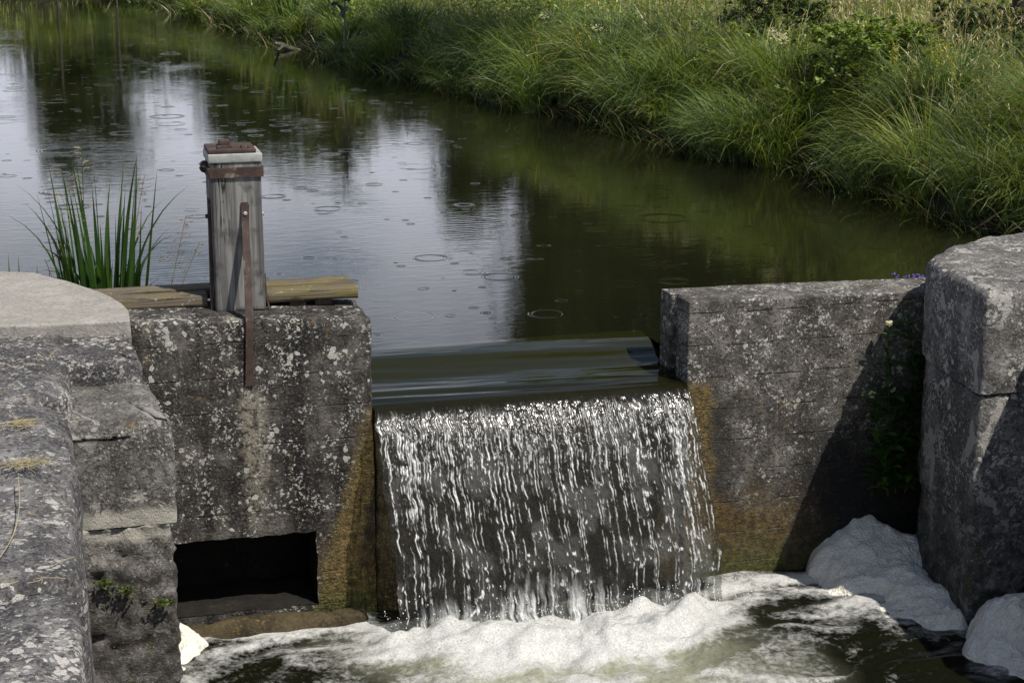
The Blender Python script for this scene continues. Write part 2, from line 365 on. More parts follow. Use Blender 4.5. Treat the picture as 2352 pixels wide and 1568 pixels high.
def leaf_mat(name, col, trans=.35, rough=.45, var=.3):
    m, q = mat(name)
    pos = q.n('ShaderNodeNewGeometry').outputs['Position']
    c = q.mix(q.ss(q.noise(pos, 2.2, 3), .3, .7), tuple(v * (1 - var) for v in col), tuple(v * (1 + var) for v in col))
    p = principled(q, Base_Color=c, Roughness=rough, Specular_IOR_Level=.4)
    t = q.n('ShaderNodeBsdfTranslucent', {'Color': q.mix(1., c, (1.2, 1.25, .5), 'MULTIPLY')}).outputs[0]
    finish(q, q.n('ShaderNodeMixShader', {0: trans, 1: p, 2: t}).outputs[0]); return m
M['g_dark'] = leaf_mat('dark_sedge_green', (.062, .105, .026))
M['g_blue'] = leaf_mat('blue_sedge_green', (.125, .18, .075), .25, .35)
M['g_mid'] = leaf_mat('meadow_green', (.165, .215, .04))
M['g_yel'] = leaf_mat('yellow_green_grass', (.26, .28, .055))
M['g_straw'] = leaf_mat('dry_straw', (.46, .39, .23), .3, .6)
M['g_brown'] = leaf_mat('faded_seed_brown', (.27, .195, .115), .3, .6)
M['reed'] = leaf_mat('reed_leaf_green', (.065, .13, .022), .35, .4)
M['reed_d'] = leaf_mat('reed_leaf_dark_green', (.032, .075, .014), .35, .4)
M['herb'] = leaf_mat('shade_herb_green', (.035, .075, .016), .3, .4)
M['fl_cream'] = leaf_mat('cream_petals', (.62, .60, .42), .3, .6)
M['fl_yellow'] = leaf_mat('yellow_petals', (.45, .36, .03), .3, .6)
M['fl_purple'] = leaf_mat('violet_petals', (.20, .12, .50), .3, .6)
M['fl_dpurple'] = leaf_mat('dark_violet_petals', (.07, .04, .17), .3, .6)
M['thistle'] = leaf_mat('grey_thistle_leaf', (.09, .13, .10), .2, .5)
def flat_mat(name, a, b, scale=20, rough=.9):
    m, q = mat(name); pos = q.n('ShaderNodeNewGeometry').outputs['Position']; n = q.noise(pos, scale, 5, .65)
    finish(q, principled(q, Base_Color=q.mix(q.ss(n, .3, .7), a, b), Roughness=rough, Specular_IOR_Level=.2, Normal=q.bump(n, .6, .02))); return m
M['bark'] = flat_mat('tree_bark', (.035, .03, .024), (.10, .085, .07), 18)
M['soil'] = flat_mat('bank_soil_and_thatch', (.008, .008, .004), (.022, .024, .009), 6)
M['log'] = flat_mat('bleached_driftwood', (.07, .066, .05), (.16, .15, .12), 40)
M['tree_a'] = leaf_mat('tree_foliage_dark', (.042, .068, .020), .3)
M['tree_b'] = leaf_mat('tree_foliage_olive', (.12, .145, .04), .3)

# still water: murky olive body, fresnel surface, wind ripples, rain rings
def water_mat():
    m, q = mat('canal_water'); pos = q.n('ShaderNodeNewGeometry').outputs['Position']
    sx = q.n('ShaderNodeSeparateXYZ', {0: pos})
    h = q.m('MULTIPLY', q.noise(q.vm('MULTIPLY', pos, (1.6, 3.2, 0)), 4., 4, .55, .3), .0009)
    # patches of wind-ruffled water
    ruff = q.ss(q.noise(q.vm('MULTIPLY', pos, (.9, .35, 0)), 1., 2), .46, .62)
    wv = q.n('ShaderNodeTexWave', {'Vector': q.vm('MULTIPLY', pos, (.25, 1, 0)), 'Scale': 5.5, 'Distortion': 7.5, 'Detail': 2., 'Detail Scale': .8}, wave_type='BANDS', bands_direction='Y').outputs['Fac']
    h = q.m('ADD', h, q.m('MULTIPLY', q.m('MULTIPLY', wv, ruff), .0004))
    h = q.m('ADD', h, q.m('MULTIPLY', q.noise(q.vm('MULTIPLY', pos, (14, 30, 0)), 1., 3, .6), q.m('MULTIPLY_ADD', ruff, .00035, .00008)))
    for sc, on, rmin, rmax, wid, amp, off in ((2.1, .66, .03, .16, .017, .0008, 0.), (3.7, .78, .015, .085, .011, .0006, 7.3), (7., .86, .006, .03, .006, .0006, 3.1)):
        v = q.n('ShaderNodeTexVoronoi', {'Vector': q.vm('ADD', pos, (off, off * 1.7, 0)), 'Scale': sc, 'Randomness': .75}, voronoi_dimensions='2D')
        cc = q.n('ShaderNodeSeparateColor', {0: v.outputs['Color']}); d = q.m('DIVIDE', v.outputs['Distance'], sc)
        act = q.m('GREATER_THAN', cc.outputs[0], on)
        r = q.m('MULTIPLY_ADD', cc.outputs[1], rmax - rmin, rmin)
        t = q.m('DIVIDE', q.m('SUBTRACT', d, r), wid)
        env = q.m('POWER', 2.718, q.m('MULTIPLY', q.m('MULTIPLY', t, t), -.55))
        fade = q.m('MULTIPLY', q.m('MULTIPLY', q.ss(cc.outputs[2], 0., 1., .15, 1.), q.ss(q.noise(q.vm('MULTIPLY', pos, (3, 3, 0)), 1., 2), .3, .6, .35, 1.)), q.ss(d, .46 / sc, .33 / sc))
        h = q.m('ADD', h, q.m('MULTIPLY', q.m('MULTIPLY', q.m('MULTIPLY', env, q.m('COSINE', q.m('MULTIPLY', t, 4.2))), act), q.m('MULTIPLY', fade, amp)))
    murk = q.mix(q.ss(q.noise(pos, .35, 3), .3, .7), (.0065, .007, .0035), (.013, .0138, .0055))
    b = q.n('ShaderNodeBump', {'Height': h, 'Strength': .75, 'Distance': 1.}).outputs[0]
    finish(q, principled(q, Base_Color=murk, Roughness=.035, IOR=1.37, Normal=b)); return m
M['water'] = water_mat()

def attr(q, name): return q.n('ShaderNodeAttribute', attribute_name=name).outputs['Fac']
def fall_mat():
    m, q = mat('falling_water'); pos = q.n('ShaderNodeNewGeometry').outputs['Position']
    glint_froth = attr(q, 'glint_and_froth'); fl = attr(q, 'fall')  # white mask: strand reflections and refraction painted as colour, plus froth at the foot
    h = q.m('ADD', q.m('MULTIPLY', q.noise(q.vm('MULTIPLY', pos, (90, 20, 34)), 1., 3, .6, .5), .006), q.m('MULTIPLY', q.noise(q.vm('MULTIPLY', pos, (230, 60, 130)), 1., 2, .6), .002))
    b = q.n('ShaderNodeBump', {'Height': q.m('MULTIPLY', h, fl), 'Strength': .6, 'Distance': 1.}).outputs[0]
    gl = q.n('ShaderNodeBsdfGlossy', {'Color': (1, 1, 1), 'Roughness': .16, 'Normal': b}).outputs[0]
    tr = q.n('ShaderNodeBsdfTransparent', {'Color': (.50, .51, .48)}).outputs[0]
    fr = q.n('ShaderNodeFresnel', {'IOR': 1.333, 'Normal': b}).outputs[0]
    s1 = q.n('ShaderNodeMixShader', {0: q.m('ADD', q.m('MULTIPLY', fr, .7), .0), 1: tr, 2: gl}).outputs[0]
    wh = principled(q, Base_Color=(.80, .81, .80), Roughness=.36, IOR=1.333, Normal=b, Specular_IOR_Level=.5)
    s2 = q.n('ShaderNodeMixShader', {0: glint_froth, 1: s1, 2: wh}).outputs[0]
    # over the sill the water is a murky olive body
    mk = principled(q, Base_Color=(.014, .0145, .0045), Roughness=.04, IOR=1.37)
    finish(q, q.n('ShaderNodeMixShader', {0: attr(q, 'pond'), 1: s2, 2: mk}).outputs[0]); return m
M['fall'] = fall_mat()
def pool_mat():
    m, q = mat('churning_pool_water'); pos = q.n('ShaderNodeNewGeometry').outputs['Position']
    fo = attr(q, 'foam'); n = q.noise(pos, 38, 5, .68, .6); n2 = q.noise(pos, 130, 3, .6); vb = q.n('ShaderNodeTexVoronoi', {'Vector': pos, 'Scale': 120.}).outputs['Distance']
    web = q.n('ShaderNodeTexVoronoi', {'Vector': q.vm('ADD', pos, q.vm('SCALE', q.n('ShaderNodeTexNoise', {'Vector': pos, 'Scale': 9., 'Detail': 4.}).outputs[1])), 'Scale': 15.}, feature='DISTANCE_TO_EDGE')
    web.inputs['Vector'].links[0].from_node.inputs[1].links[0].from_node.inputs[3].default_value = .22
    lace = q.m('MULTIPLY', q.ss(web.outputs['Distance'], .35, .0), .16)
    f = q.ss(q.m('ADD', q.m('ADD', fo, lace), q.m('MULTIPLY', q.m('SUBTRACT', n, .5), 1.0)), .22, .98)
    milk = q.m('MULTIPLY', attr(q, 'milk'), q.ss(n, .2, .7, .55, 1.))
    body = q.mix(milk, (.006, .0065, .003), (.31, .315, .23))
    c = q.mix(f, body, q.mix(q.ss(n2, .3, .7), (.36, .36, .345), (.54, .54, .52)))
    hh = q.m('ADD', q.m('MULTIPLY', n, .8), q.m('ADD', q.m('MULTIPLY', vb, .12), q.m('MULTIPLY', n2, .15)))
    hh = q.m('MULTIPLY', hh, q.m('MULTIPLY_ADD', f, .8, .35))
    finish(q, principled(q, Base_Color=c, Roughness=q.ss(f, 0., 1., .07, .35), IOR=1.333, Normal=q.bump(hh, .55, .010))); return m
M['pool'] = pool_mat()
def foam_mat():
    m, q = mat('thick_foam'); pos = q.n('ShaderNodeNewGeometry').outputs['Position']
    n = q.noise(pos, 22, 6, .65, .3); n2 = q.noise(pos, 160, 3, .6); vb = q.n('ShaderNodeTexVoronoi', {'Vector': pos, 'Scale': 90.}).outputs['Distance']
    c = q.mix(q.ss(n, .3, .72), (.76, .72, .60), (.93, .90, .80)); c = q.mix(q.m('MULTIPLY', q.ss(n2, .55, .75), .3), c, (.4, .39, .34))
    hh = q.m('ADD', q.m('MULTIPLY', n, 1.), q.m('ADD', q.m('MULTIPLY', vb, .35), q.m('MULTIPLY', n2, .35)))
    finish(q, principled(q, Base_Color=c, Roughness=.7, Normal=q.bump(hh, 1., .02))); return m
M['foam'] = foam_mat()

m_, q_ = mat('spray_water'); finish(q_, principled(q_, Base_Color=(.75, .76, .76), Roughness=.08, IOR=1.333, Specular_IOR_Level=.9)); M['drop'] = m_
WZ, PZ = -.22, -1.15        # canal level, pool level
# ------------------------------------------------------------------ terrain
_by = np.array([-40, -2, 0, 1.2, 2.44, 4.83, 7.91, 10.58, 16.2, 22., 25.6, 27., 28.2, 29]); _bx = np.array([4.2, 4.0, 3.85, 3.65, 3.43, 3.13, 2.56, 2.05, 1.25, .55, .18, -.6, -2.0, -9])
def bank_x(y): return np.interp(y, _by, _bx) + .10 * np.sin(y * 1.9) + .07 * np.sin(y * 4.3 + 1)
_ly = np.array([-40, 0, 3, 10, 20, 30, 60]); _lx = np.array([-3.2, -3., -2.75, -3.3, -4.8, -9, -25])
def left_x(y): return np.interp(y, _ly, _lx)
def ground_z(x, y):
    x = np.asarray(x, float); y = np.asarray(y, float)
    d = np.minimum(np.maximum(x - bank_x(y), np.where(y > 26.2, (y - 27.) * .8, -99)), 99.)
    dr = np.maximum(d, left_x(y) - x)
    up = -.62 + .42 * smooth(-.15, .12, dr) + .42 * smooth(.0, .8, dr) + .06 * smooth(.8, 6, dr)
    up = up + (.05 * fbm(v3(x * .9, y * .9), 3, 4)) * smooth(.2, 1.2, dr)
    far = smooth(.0, 1.5, y)       # canal only upstream of the weir
    nearpool = (x > -2.05) & (x < 2.25)
    dn = np.where(nearpool, -2.0, np.where(x < 0, -.05, .02))
    return np.where(y > .45, up, np.where(nearpool, -2.0, np.where(x > 0, np.minimum(np.maximum(up, -.05), .1), -.05)))
def axis(lo, hi, mid0, mid1, step, n):
    a = mid0 - np.geomspace(step, mid0 - lo, n); b = mid1 + np.geomspace(step, hi - mid1, n)
    return np.unique(np.concatenate([a, np.arange(mid0, mid1 + step / 2, step), b]))
gx = axis(-400, 400, -4.5, 12, .14, 42); gy = axis(-200, 500, -1., 30, .16, 42)
XX, YY = np.meshgrid(gx, gy, indexing='ij')
tag(link('ground', np_mesh('ground', v3(XX, YY, ground_z(XX, YY)).reshape(-1, 3), grid_faces(len(gx), len(gy))), M['soil']), kind='structure')

# canal water sheet (left out where the waterfall mesh takes over)
cx = np.concatenate([np.linspace(-60, -4, 12), np.arange(-3.5, 4.6, .25), [-.56, .74], np.linspace(6, 30, 6)]); cx = np.unique(cx)
cy = np.concatenate([[.2, .40, .62], np.arange(.9, 31, .5), [45, 70]])
XX, YY = np.meshgrid(cx, cy, indexing='ij'); F = grid_faces(len(cx), len(cy))
V = v3(XX, YY, WZ).reshape(-1, 3); fc = V[F].mean(1)
keep = ~((fc[:, 0] > -.56) & (fc[:, 0] < .74) & (fc[:, 1] < .62))
tag(link('canal_water', np_mesh('canal_water', V, F[keep]), M['water']), kind='structure')

# ------------------------------------------------------------------ waterfall (dip, sill, nappe)
def build_fall():
    nx = 560; pond_n = 44; fall_n = 400
    u = np.linspace(0, 1, nx)
    sp_ = np.linspace(0, 1, pond_n); yp = .62 - .60 * sp_
    prof = np.interp(yp, [0, .05, .12, .2, .28, .36, .42, .47, .62], [-.298, -.291, -.285, -.280, -.274, -.258, -.232, -.220, -.220])
    prof = np.convolve(np.pad(prof, 2, 'edge'), np.ones(5) / 5, 'valid'); prof = np.convolve(np.pad(prof, 3, 'edge'), np.ones(7) / 7, 'valid')
    z0 = prof[-1]; sl_ = np.linspace(0, 1.02, fall_n); th = np.radians(np.interp(sl_, [0, .018, .05, .12, .20, .34, .6, 1.02], [11, 26, 44, 51, 60, 74, 81, 84.5]))
    ds = sl_[1] - sl_[0]; drop = np.concatenate([[0], np.cumsum(np.sin((th[1:] + th[:-1]) / 2) * ds)]); yf = yp[-1] - np.concatenate([[0], np.cumsum(np.cos((th[1:] + th[:-1]) / 2) * ds)]); zf = z0 - drop
    Yc = np.concatenate([yp, yf[1:]]); Zc = np.concatenate([prof, zf[1:]]); n = len(Yc)
    fall = np.concatenate([np.zeros(pond_n), smooth(.005, .06, drop[1:])])
    xl = -.56 + np.concatenate([np.zeros(pond_n), .05 * smooth(0, .9, drop[1:])]); xr = .742 + np.concatenate([np.zeros(pond_n), .06 * smooth(0, .8, drop[1:])])
    edge = np.concatenate([np.zeros(pond_n), np.ones(fall_n - 1)])
    s = np.concatenate([np.zeros(pond_n), np.cumsum(np.hypot(np.diff(yf), np.diff(zf)))])       # distance down the sheet
    wl = .008 * fbm(v3(s * 18, 0, 3), 3, 5) * edge; wr = .008 * fbm(v3(s * 18, 9, 3), 3, 6) * edge
    X = (xl + wl)[:, None] * (1 - u)[None] + (xr + wr)[:, None] * u[None]
    X0 = (xl)[:, None] * (1 - u)[None] + xr[:, None] * u[None]
    uu = (X0 - xl[:, None]) / (xr - xl)[:, None] * 1.30
    H = np.zeros((n, nx)); A = np.zeros((n, nx)); rng = np.random.default_rng(5)
    row0 = pond_n
    ss_ = s[row0:]
    def strand(x0, a, w_, s0, s1, beads, mean, lum):
        nonlocal H, A
        mx = x0 + mean * .30 * (fbm(v3(ss_ * 5.0, x0 * 91, 1), 3, 21) * .9 + .5 * fbm(v3(ss_ * 26, x0 * 77, 2), 2, 33)) * smooth(0, .25, ss_)
        env = smooth(s0 - .02, s0 + .06, ss_) * (1 - smooth(s1 - .12, s1, ss_))
        bead = .60 + .85 * fbm(v3(ss_ * beads * 1.3, x0 * 53, 7), 3, 41)
        bead = np.clip(bead, 0, 1.4)
        c0 = np.clip(((x0 - .06) / 1.30 * nx).astype(int) if hasattr(x0, 'astype') else int((x0 - .06) / 1.30 * nx), 0, nx - 1); c1 = min(nx, int((x0 + .06) / 1.30 * nx) + 1)
        dx = (uu[row0:, c0:c1] - mx[:, None]) / (w_ * (.75 + .5 * bead))[:, None]
        p = np.exp(-dx ** 2) * env[:, None]
        H[row0:, c0:c1] += a * p * (.4 + .6 * bead[:, None])
        A[row0:, c0:c1] = np.maximum(A[row0:, c0:c1], lum * np.clip(np.exp(-(dx * 1.15) ** 2) * env[:, None] * np.clip(bead * 1.5 - .25, 0, 1.2)[:, None], 0, 1))
    for i in range(150):          # fine threads under the lip
        strand((i + rng.uniform(.1, .9)) / 150 * 1.3, .0022, rng.uniform(.0013, .0026), rng.uniform(.03, .085), rng.uniform(.18, .6), 30, .004, rng.uniform(.35, .9))
    sparkle = fbm(np.stack([uu * 210, np.broadcast_to(s[:, None], uu.shape) * 75, np.full_like(uu, 2)], -1), 2, 58)
    lip = np.exp(-((s - s[row0]) / .10) ** 2)[:, None]; A = A * (lip * .45 + (1 - lip) * (.10 + 1.0 * smooth(-.35, .35, sparkle))); A1 = A; A = np.zeros_like(A)
    for i in range(64):           # ropes that hold together to the bottom
        dense = rng.random() < .62
        x0 = rng.uniform(0, 1.3) if dense else rng.choice([.1, .17, .3, .36, .47, .62, .74, .92, 1.1, 1.18]) + rng.normal(0, .02)
        strand(float(np.clip(x0, .005, 1.295)), .004, rng.uniform(.0014, .0027), rng.uniform(.04, .12), rng.uniform(.55, 1.5), 24, .010, rng.uniform(.65, 1.))
    A = A * (.42 + .70 * smooth(-.45, .3, sparkle)) * (1 - .25 * smooth(.35, .9, s))[:, None]; A = np.maximum(A, A1)
    # loose glints painted white between the ropes
    q = fbm(np.stack([uu * 95, np.broadcast_to(s[:, None], uu.shape) * 42, np.zeros_like(uu)], -1), 2, 8)
    sheet = fbm(np.stack([uu * 14, np.broadcast_to(s[:, None], uu.shape) * 9, np.ones_like(uu)], -1), 3, 18)
    lo = smooth(.5, .9, q) * smooth(-.15, .5, sheet)
    A = np.maximum(A, .8 * lo * smooth(-.3, .2, sparkle) * (fall[:, None] > .1))
    calm = 1 - .90 * np.exp(-((s - s[row0] - .115) / .042) ** 2)
    A = A * (.45 + .55 * calm)[:, None] if True else A
    H += calm[:, None] * .0025 * fall[:, None] * q + .004 * fall[:, None] * sheet
    H += .0012 * (calm * fall)[:, None] * sparkle
    A = np.maximum(A, fall[:, None] * (.015 + .055 * smooth(-.1, .8, sheet)))  # sky reflection on the clear sheet painted as a faint pale haze
    # torn, splashing foot
    foot = smooth(.70, .90, np.concatenate([np.zeros(pond_n), drop[1:]])[:, None] + .07 * fbm(np.stack([uu * 9, 0 * uu, 0 * uu], -1), 3, 29))
    fn = fbm(np.stack([uu * 55, np.broadcast_to(s[:, None], uu.shape) * 7, np.full_like(uu, 4)], -1), 4, 28)
    A = np.maximum(A, foot * np.clip(.22 + .75 * fn, 0, .85)); H += .008 * foot * fn
    A *= fall[:, None] * (1 - 0 * foot)
    # broad undulations where the water draws down
    pm = np.concatenate([smooth(0, .3, sp_) * (1 - smooth(.92, 1, sp_)), np.zeros(fall_n - 1)])
    Zadd = pm[:, None] * .0035 * fbm(np.stack([uu * 1.4, Yc[:, None] * 26 + uu * 1.5, np.zeros_like(uu)], -1), 3, 9)
    # sheet normal in Y/Z
    ty = np.gradient(Yc); tz = np.gradient(Zc); L = np.hypot(ty, tz); ny, nz_ = tz / L, -ty / L
    Yv = Yc[:, None] + ny[:, None] * H; Zv = Zc[:, None] + nz_[:, None] * H + Zadd
    V = v3(X, Yv, Zv).reshape(-1, 3)
    pond = np.concatenate([1 - smooth(.72, .98, sp_) * .55, .45 * (1 - smooth(0, .055, drop[1:]))])
    at = {'glint_and_froth': np.clip(A, 0, 1).ravel(), 'fall': np.broadcast_to((fall * calm)[:, None], (n, nx)).ravel(), 'pond': np.broadcast_to(pond[:, None], (n, nx)).ravel()}
    return np_mesh('waterfall', V, grid_faces(n, nx), attrs=at)
tag(link('waterfall', build_fall(), M['fall']), kind='structure')

# ------------------------------------------------------------------ pool below
def build_pool():
    xs = np.arange(-1.9, 2.1, .012); ys = np.arange(-2.6, .12, .012)
    X, Y = np.meshgrid(xs, ys, indexing='ij')
    P = np.stack([X, Y, 0 * X], -1)
    wx = X + .12 * fbm(P * 2.1, 3, 3); wy = Y + .12 * fbm(P * 2.1, 3, 13)
    infall = .85 * smooth(-.75, -.45, wx) * (1 - smooth(.62, 1.0, wx))
    line = -.20
    boil = infall * np.exp(-((wy - (line - .22)) / .24) ** 2)
    near = np.exp(-np.clip(line - .05 - wy, 0, 9) / 1.1) * smooth(.15, -.15, wy)
    foam = .42 * near + .56 * boil + .58 * infall * near
    stre = fbm(np.stack([wx * 3.4 + wy * 1.2, wy * 13 - wx * 1.6, 0 * X], -1), 4, 23)
    foam = foam + .26 * stre * (1 - .6 * boil) + .20 * fbm(np.stack([wx * 8, wy * 15, 0 * X], -1), 4, 43)
    # lines of froth along the walls and round the heaps
    foam += .45 * np.exp(-((Y + .05) / .08) ** 2) * (X < -.5) + .35 * np.exp(-((Y + .10) / .06) ** 2) * (X > .8)
    foam += .35 * np.exp(-(((X - 1.42) / .25) ** 2 + ((Y + .55) / .35) ** 2))
    foam -= .42 * np.exp(-(((X - 1.25) / .33) ** 2 + ((Y + .95) / .25) ** 2)) + .25 * np.exp(-(((X + 1.05) / .2) ** 2 + ((Y + .35) / .12) ** 2)) + .35 * np.exp(-(((X - 1.18) / .16) ** 2 + ((Y + .32) / .06) ** 2))
    foam = foam * (1 - .9 * smooth(-.17, -.08, Y) * smooth(-.62, -.55, X) * (1 - smooth(.80, .86, X)))
    foam = foam - .30 * smooth(.0, .7, fbm(np.stack([wx * 4.2, wy * 6.5, 0 * X + 5], -1), 3, 91)) * smooth(-.42, -.55, Y)
    lump = fbm(np.stack([wx * 4.5, wy * 6, 0 * X], -1), 4, 31); lump2 = np.abs(fbm(P * 9, 3, 71))
    Z = PZ + .012 * fbm(np.stack([wx * 3, wy * 9, 0 * X], -1), 3, 61) + boil * (.030 + .042 * lump + .022 * lump2) + .022 * infall * near * fbm(P * 11, 3, 77) + .010 * np.clip(foam, 0, 1)
    return np_mesh('pool_water', v3(X, Y, Z).reshape(-1, 3), grid_faces(*X.shape), attrs={'foam': np.clip(foam, 0, 1).ravel(), 'milk': np.clip(1.25 * smooth(-.85, -.3, wx) * (1 - smooth(.45, 1.0, wx)) * near ** .6 * smooth(-.10, -.24, Y), 0, 1).ravel()})
tag(link('pool_water', build_pool(), M['pool']), kind='structure')

sp = MB(); rg = np.random.default_rng(77); n_ = 420
for k in range(n_):
    x_ = rg.uniform(-.60, .90); h_ = abs(rg.normal(0, .05)); p_ = np.array([x_, -.27 - abs(rg.normal(0, .09)), PZ + .05 + h_]); q_ = .0016 * rg.uniform(.6, 1.9)
    d_ = np.array([[1, 0, 0], [-1, 0, 0], [0, 1, 0], [0, -1, 0], [0, 0, 1.5], [0, 0, -1.5]]) * q_
    sp.add(p_ + d_, np.array([[0, 2, 4], [2, 1, 4], [1, 3, 4], [3, 0, 4], [2, 0, 5], [1, 2, 5], [3, 1, 5], [0, 3, 5]]))
tag(sp.build('spray_droplets', M['drop']), kind='stuff')

def foam_heap(label, lumps, seed, z_base=PZ - .03):
    """one lumpy mass: radial blobs unioned as a height/field surface"""
    c = np.array([np.mean([l[0] for l in lumps]), np.mean([l[1] for l in lumps]), z_base])
    x0 = min(l[0] - l[3] for l in lumps) - .03; x1 = max(l[0] + l[3] for l in lumps) + .03
    y0 = min(l[1] - l[3] for l in lumps) - .03; y1 = max(l[1] + l[3] for l in lumps) + .03
    xs = np.arange(x0, x1, .008); ys = np.arange(y0, y1, .008); X, Y = np.meshgrid(xs, ys, indexing='ij')
    P = np.stack([X, Y, 0 * X], -1)
    Xw = X + .03 * fbm(P * 7, 3, seed); Yw = Y + .03 * fbm(P * 7, 3, seed + 9)
    Hs = []
    for (lx, ly, lh, lr) in lumps:
        d2 = ((Xw - lx) ** 2 + (Yw - ly) ** 2) / lr ** 2
        Hs.append(lh * np.sqrt(np.clip(1 - d2, 0, 1)) ** .8)
    Hs = np.stack(Hs); k = 40; H = np.log(np.exp(Hs * k).sum(0)) / k - np.log(len(lumps)) / k
    H = H + (.030 * fbm(P * 7, 5, seed + 3) + .010 * np.abs(fbm(P * 15, 4, seed + 5))) * smooth(0, .06, H)
    V = v3(X, Y, z_base + H).reshape(-1, 3); F = grid_faces(*X.shape)
    F = F[(H.ravel()[F] > .004).any(1)]
    used = np.unique(F); mp = np.full(len(V), -1); mp[used] = np.arange(len(used))
    o = link('foam_heap', np_mesh('foam_heap', V[used] - c, mp[F]), M['foam']); o.location = c
    return tag(o, label, 'foam', 'heaps of foam in the pool')
foam_heap('large rounded heap of dirty white foam in the shaded corner against the concrete wall', [(1.43, .0 - .08, .20, .18), (1.55, -.05, .26, .20), (1.70, -.12, .25, .17), (1.50, -.24, .17, .18), (1.60, -.36, .17, .20), (1.50, -.50, .11, .17), (1.62, -.56, .12, .16), (1.38, -.22, .1, .14), (1.55, -.72, .06, .12), (1.63, -.46, .17, .13), (1.58, -.66, .12, .13)], 100)
foam_heap('smaller foam heap at right edge in front of the pier foot', [(1.74, -.88, .22, .15), (1.66, -.98, .15, .15), (1.80, -1.0, .17, .14), (1.70, -1.12, .09, .14)], 120)
foam_heap('little foam heap beside the stone abutment below the dark opening', [(-1.35, -.10, .13, .10), (-1.34, -.20, .11, .11), (-1.31, -.3, .06, .10)], 140)

# ------------------------------------------------------------------ concrete walls
def grid_wall_left():
    lo = np.array([-1.9, 0., -1.7]); hi = np.array([-.557, .36, .075])
    V, F = stone_box(lo, hi, .012, .014, .0016, 3, .0018, .9, extra=((-1.40, -.79), (), (-1.085, -.78)))
    tol = .006
    c = V[F].mean(1); hole = (c[:, 1] < .008) & (c[:, 0] > -1.40) & (c[:, 0] < -.79) & (c[:, 2] > -1.085) & (c[:, 2] < -.78)
    nrm = np.cross(V[F[:, 2]] - V[F[:, 0]], V[F[:, 3]] - V[F[:, 1]]); hole &= nrm[:, 1] < 0
    mb = MB(); F2 = F[~hole]
    # uneven top: higher towards the abutment, as in the photo
    V[:, 2] += np.where(V[:, 2] > -.3, smooth(-.3, .07, V[:, 2]) * (-.018 + (-.557 - V[:, 0]) * .045), 0)
    hw = lambda P: .0045 * fbm(v3(P[:, 0] * 24, 0, P[:, 2] * 24), 3, 77)
    hd = np.maximum(np.maximum(-1.40 - V[:, 0], V[:, 0] + .79), np.maximum(-1.085 - V[:, 2], V[:, 2] + .78))
    wgt = (1 - smooth(0, .035, np.abs(hd))) * (V[:, 1] < .01); V[:, 2] += wgt * hw(V); V[:, 0] += wgt * hw(V + 3.3)
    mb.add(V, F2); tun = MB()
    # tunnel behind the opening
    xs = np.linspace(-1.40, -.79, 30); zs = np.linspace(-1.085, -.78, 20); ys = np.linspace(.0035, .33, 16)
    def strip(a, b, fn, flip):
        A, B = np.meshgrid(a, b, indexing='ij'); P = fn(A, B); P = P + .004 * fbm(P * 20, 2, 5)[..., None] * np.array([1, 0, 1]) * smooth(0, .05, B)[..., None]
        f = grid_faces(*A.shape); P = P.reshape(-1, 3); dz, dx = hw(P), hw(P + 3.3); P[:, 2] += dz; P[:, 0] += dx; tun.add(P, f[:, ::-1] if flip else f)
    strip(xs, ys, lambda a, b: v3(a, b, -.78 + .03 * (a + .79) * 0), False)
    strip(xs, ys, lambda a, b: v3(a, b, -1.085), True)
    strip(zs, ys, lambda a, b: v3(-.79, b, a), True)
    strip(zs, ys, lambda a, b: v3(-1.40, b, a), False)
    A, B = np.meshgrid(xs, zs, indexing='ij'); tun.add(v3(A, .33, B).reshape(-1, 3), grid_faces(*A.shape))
    return mb, tun
t = thing('weir_wall', 'dark blotchy concrete wall with square outlet opening, left of the waterfall', 'wall', (-1.2, 0, PZ))
_b, _t = grid_wall_left(); _b.build('concrete_body', M['wall_dark'], t); _t.build('outlet_tunnel', M['tunnel_shade'], t)
mb = MB(); V, F = stone_box((-1.45, -.10, -1.5), (-.60, -.004, -1.098), .045, .02, .006, 8, .014); mb.add(V, F)
mb.build('outlet_apron', M['sill'], t)

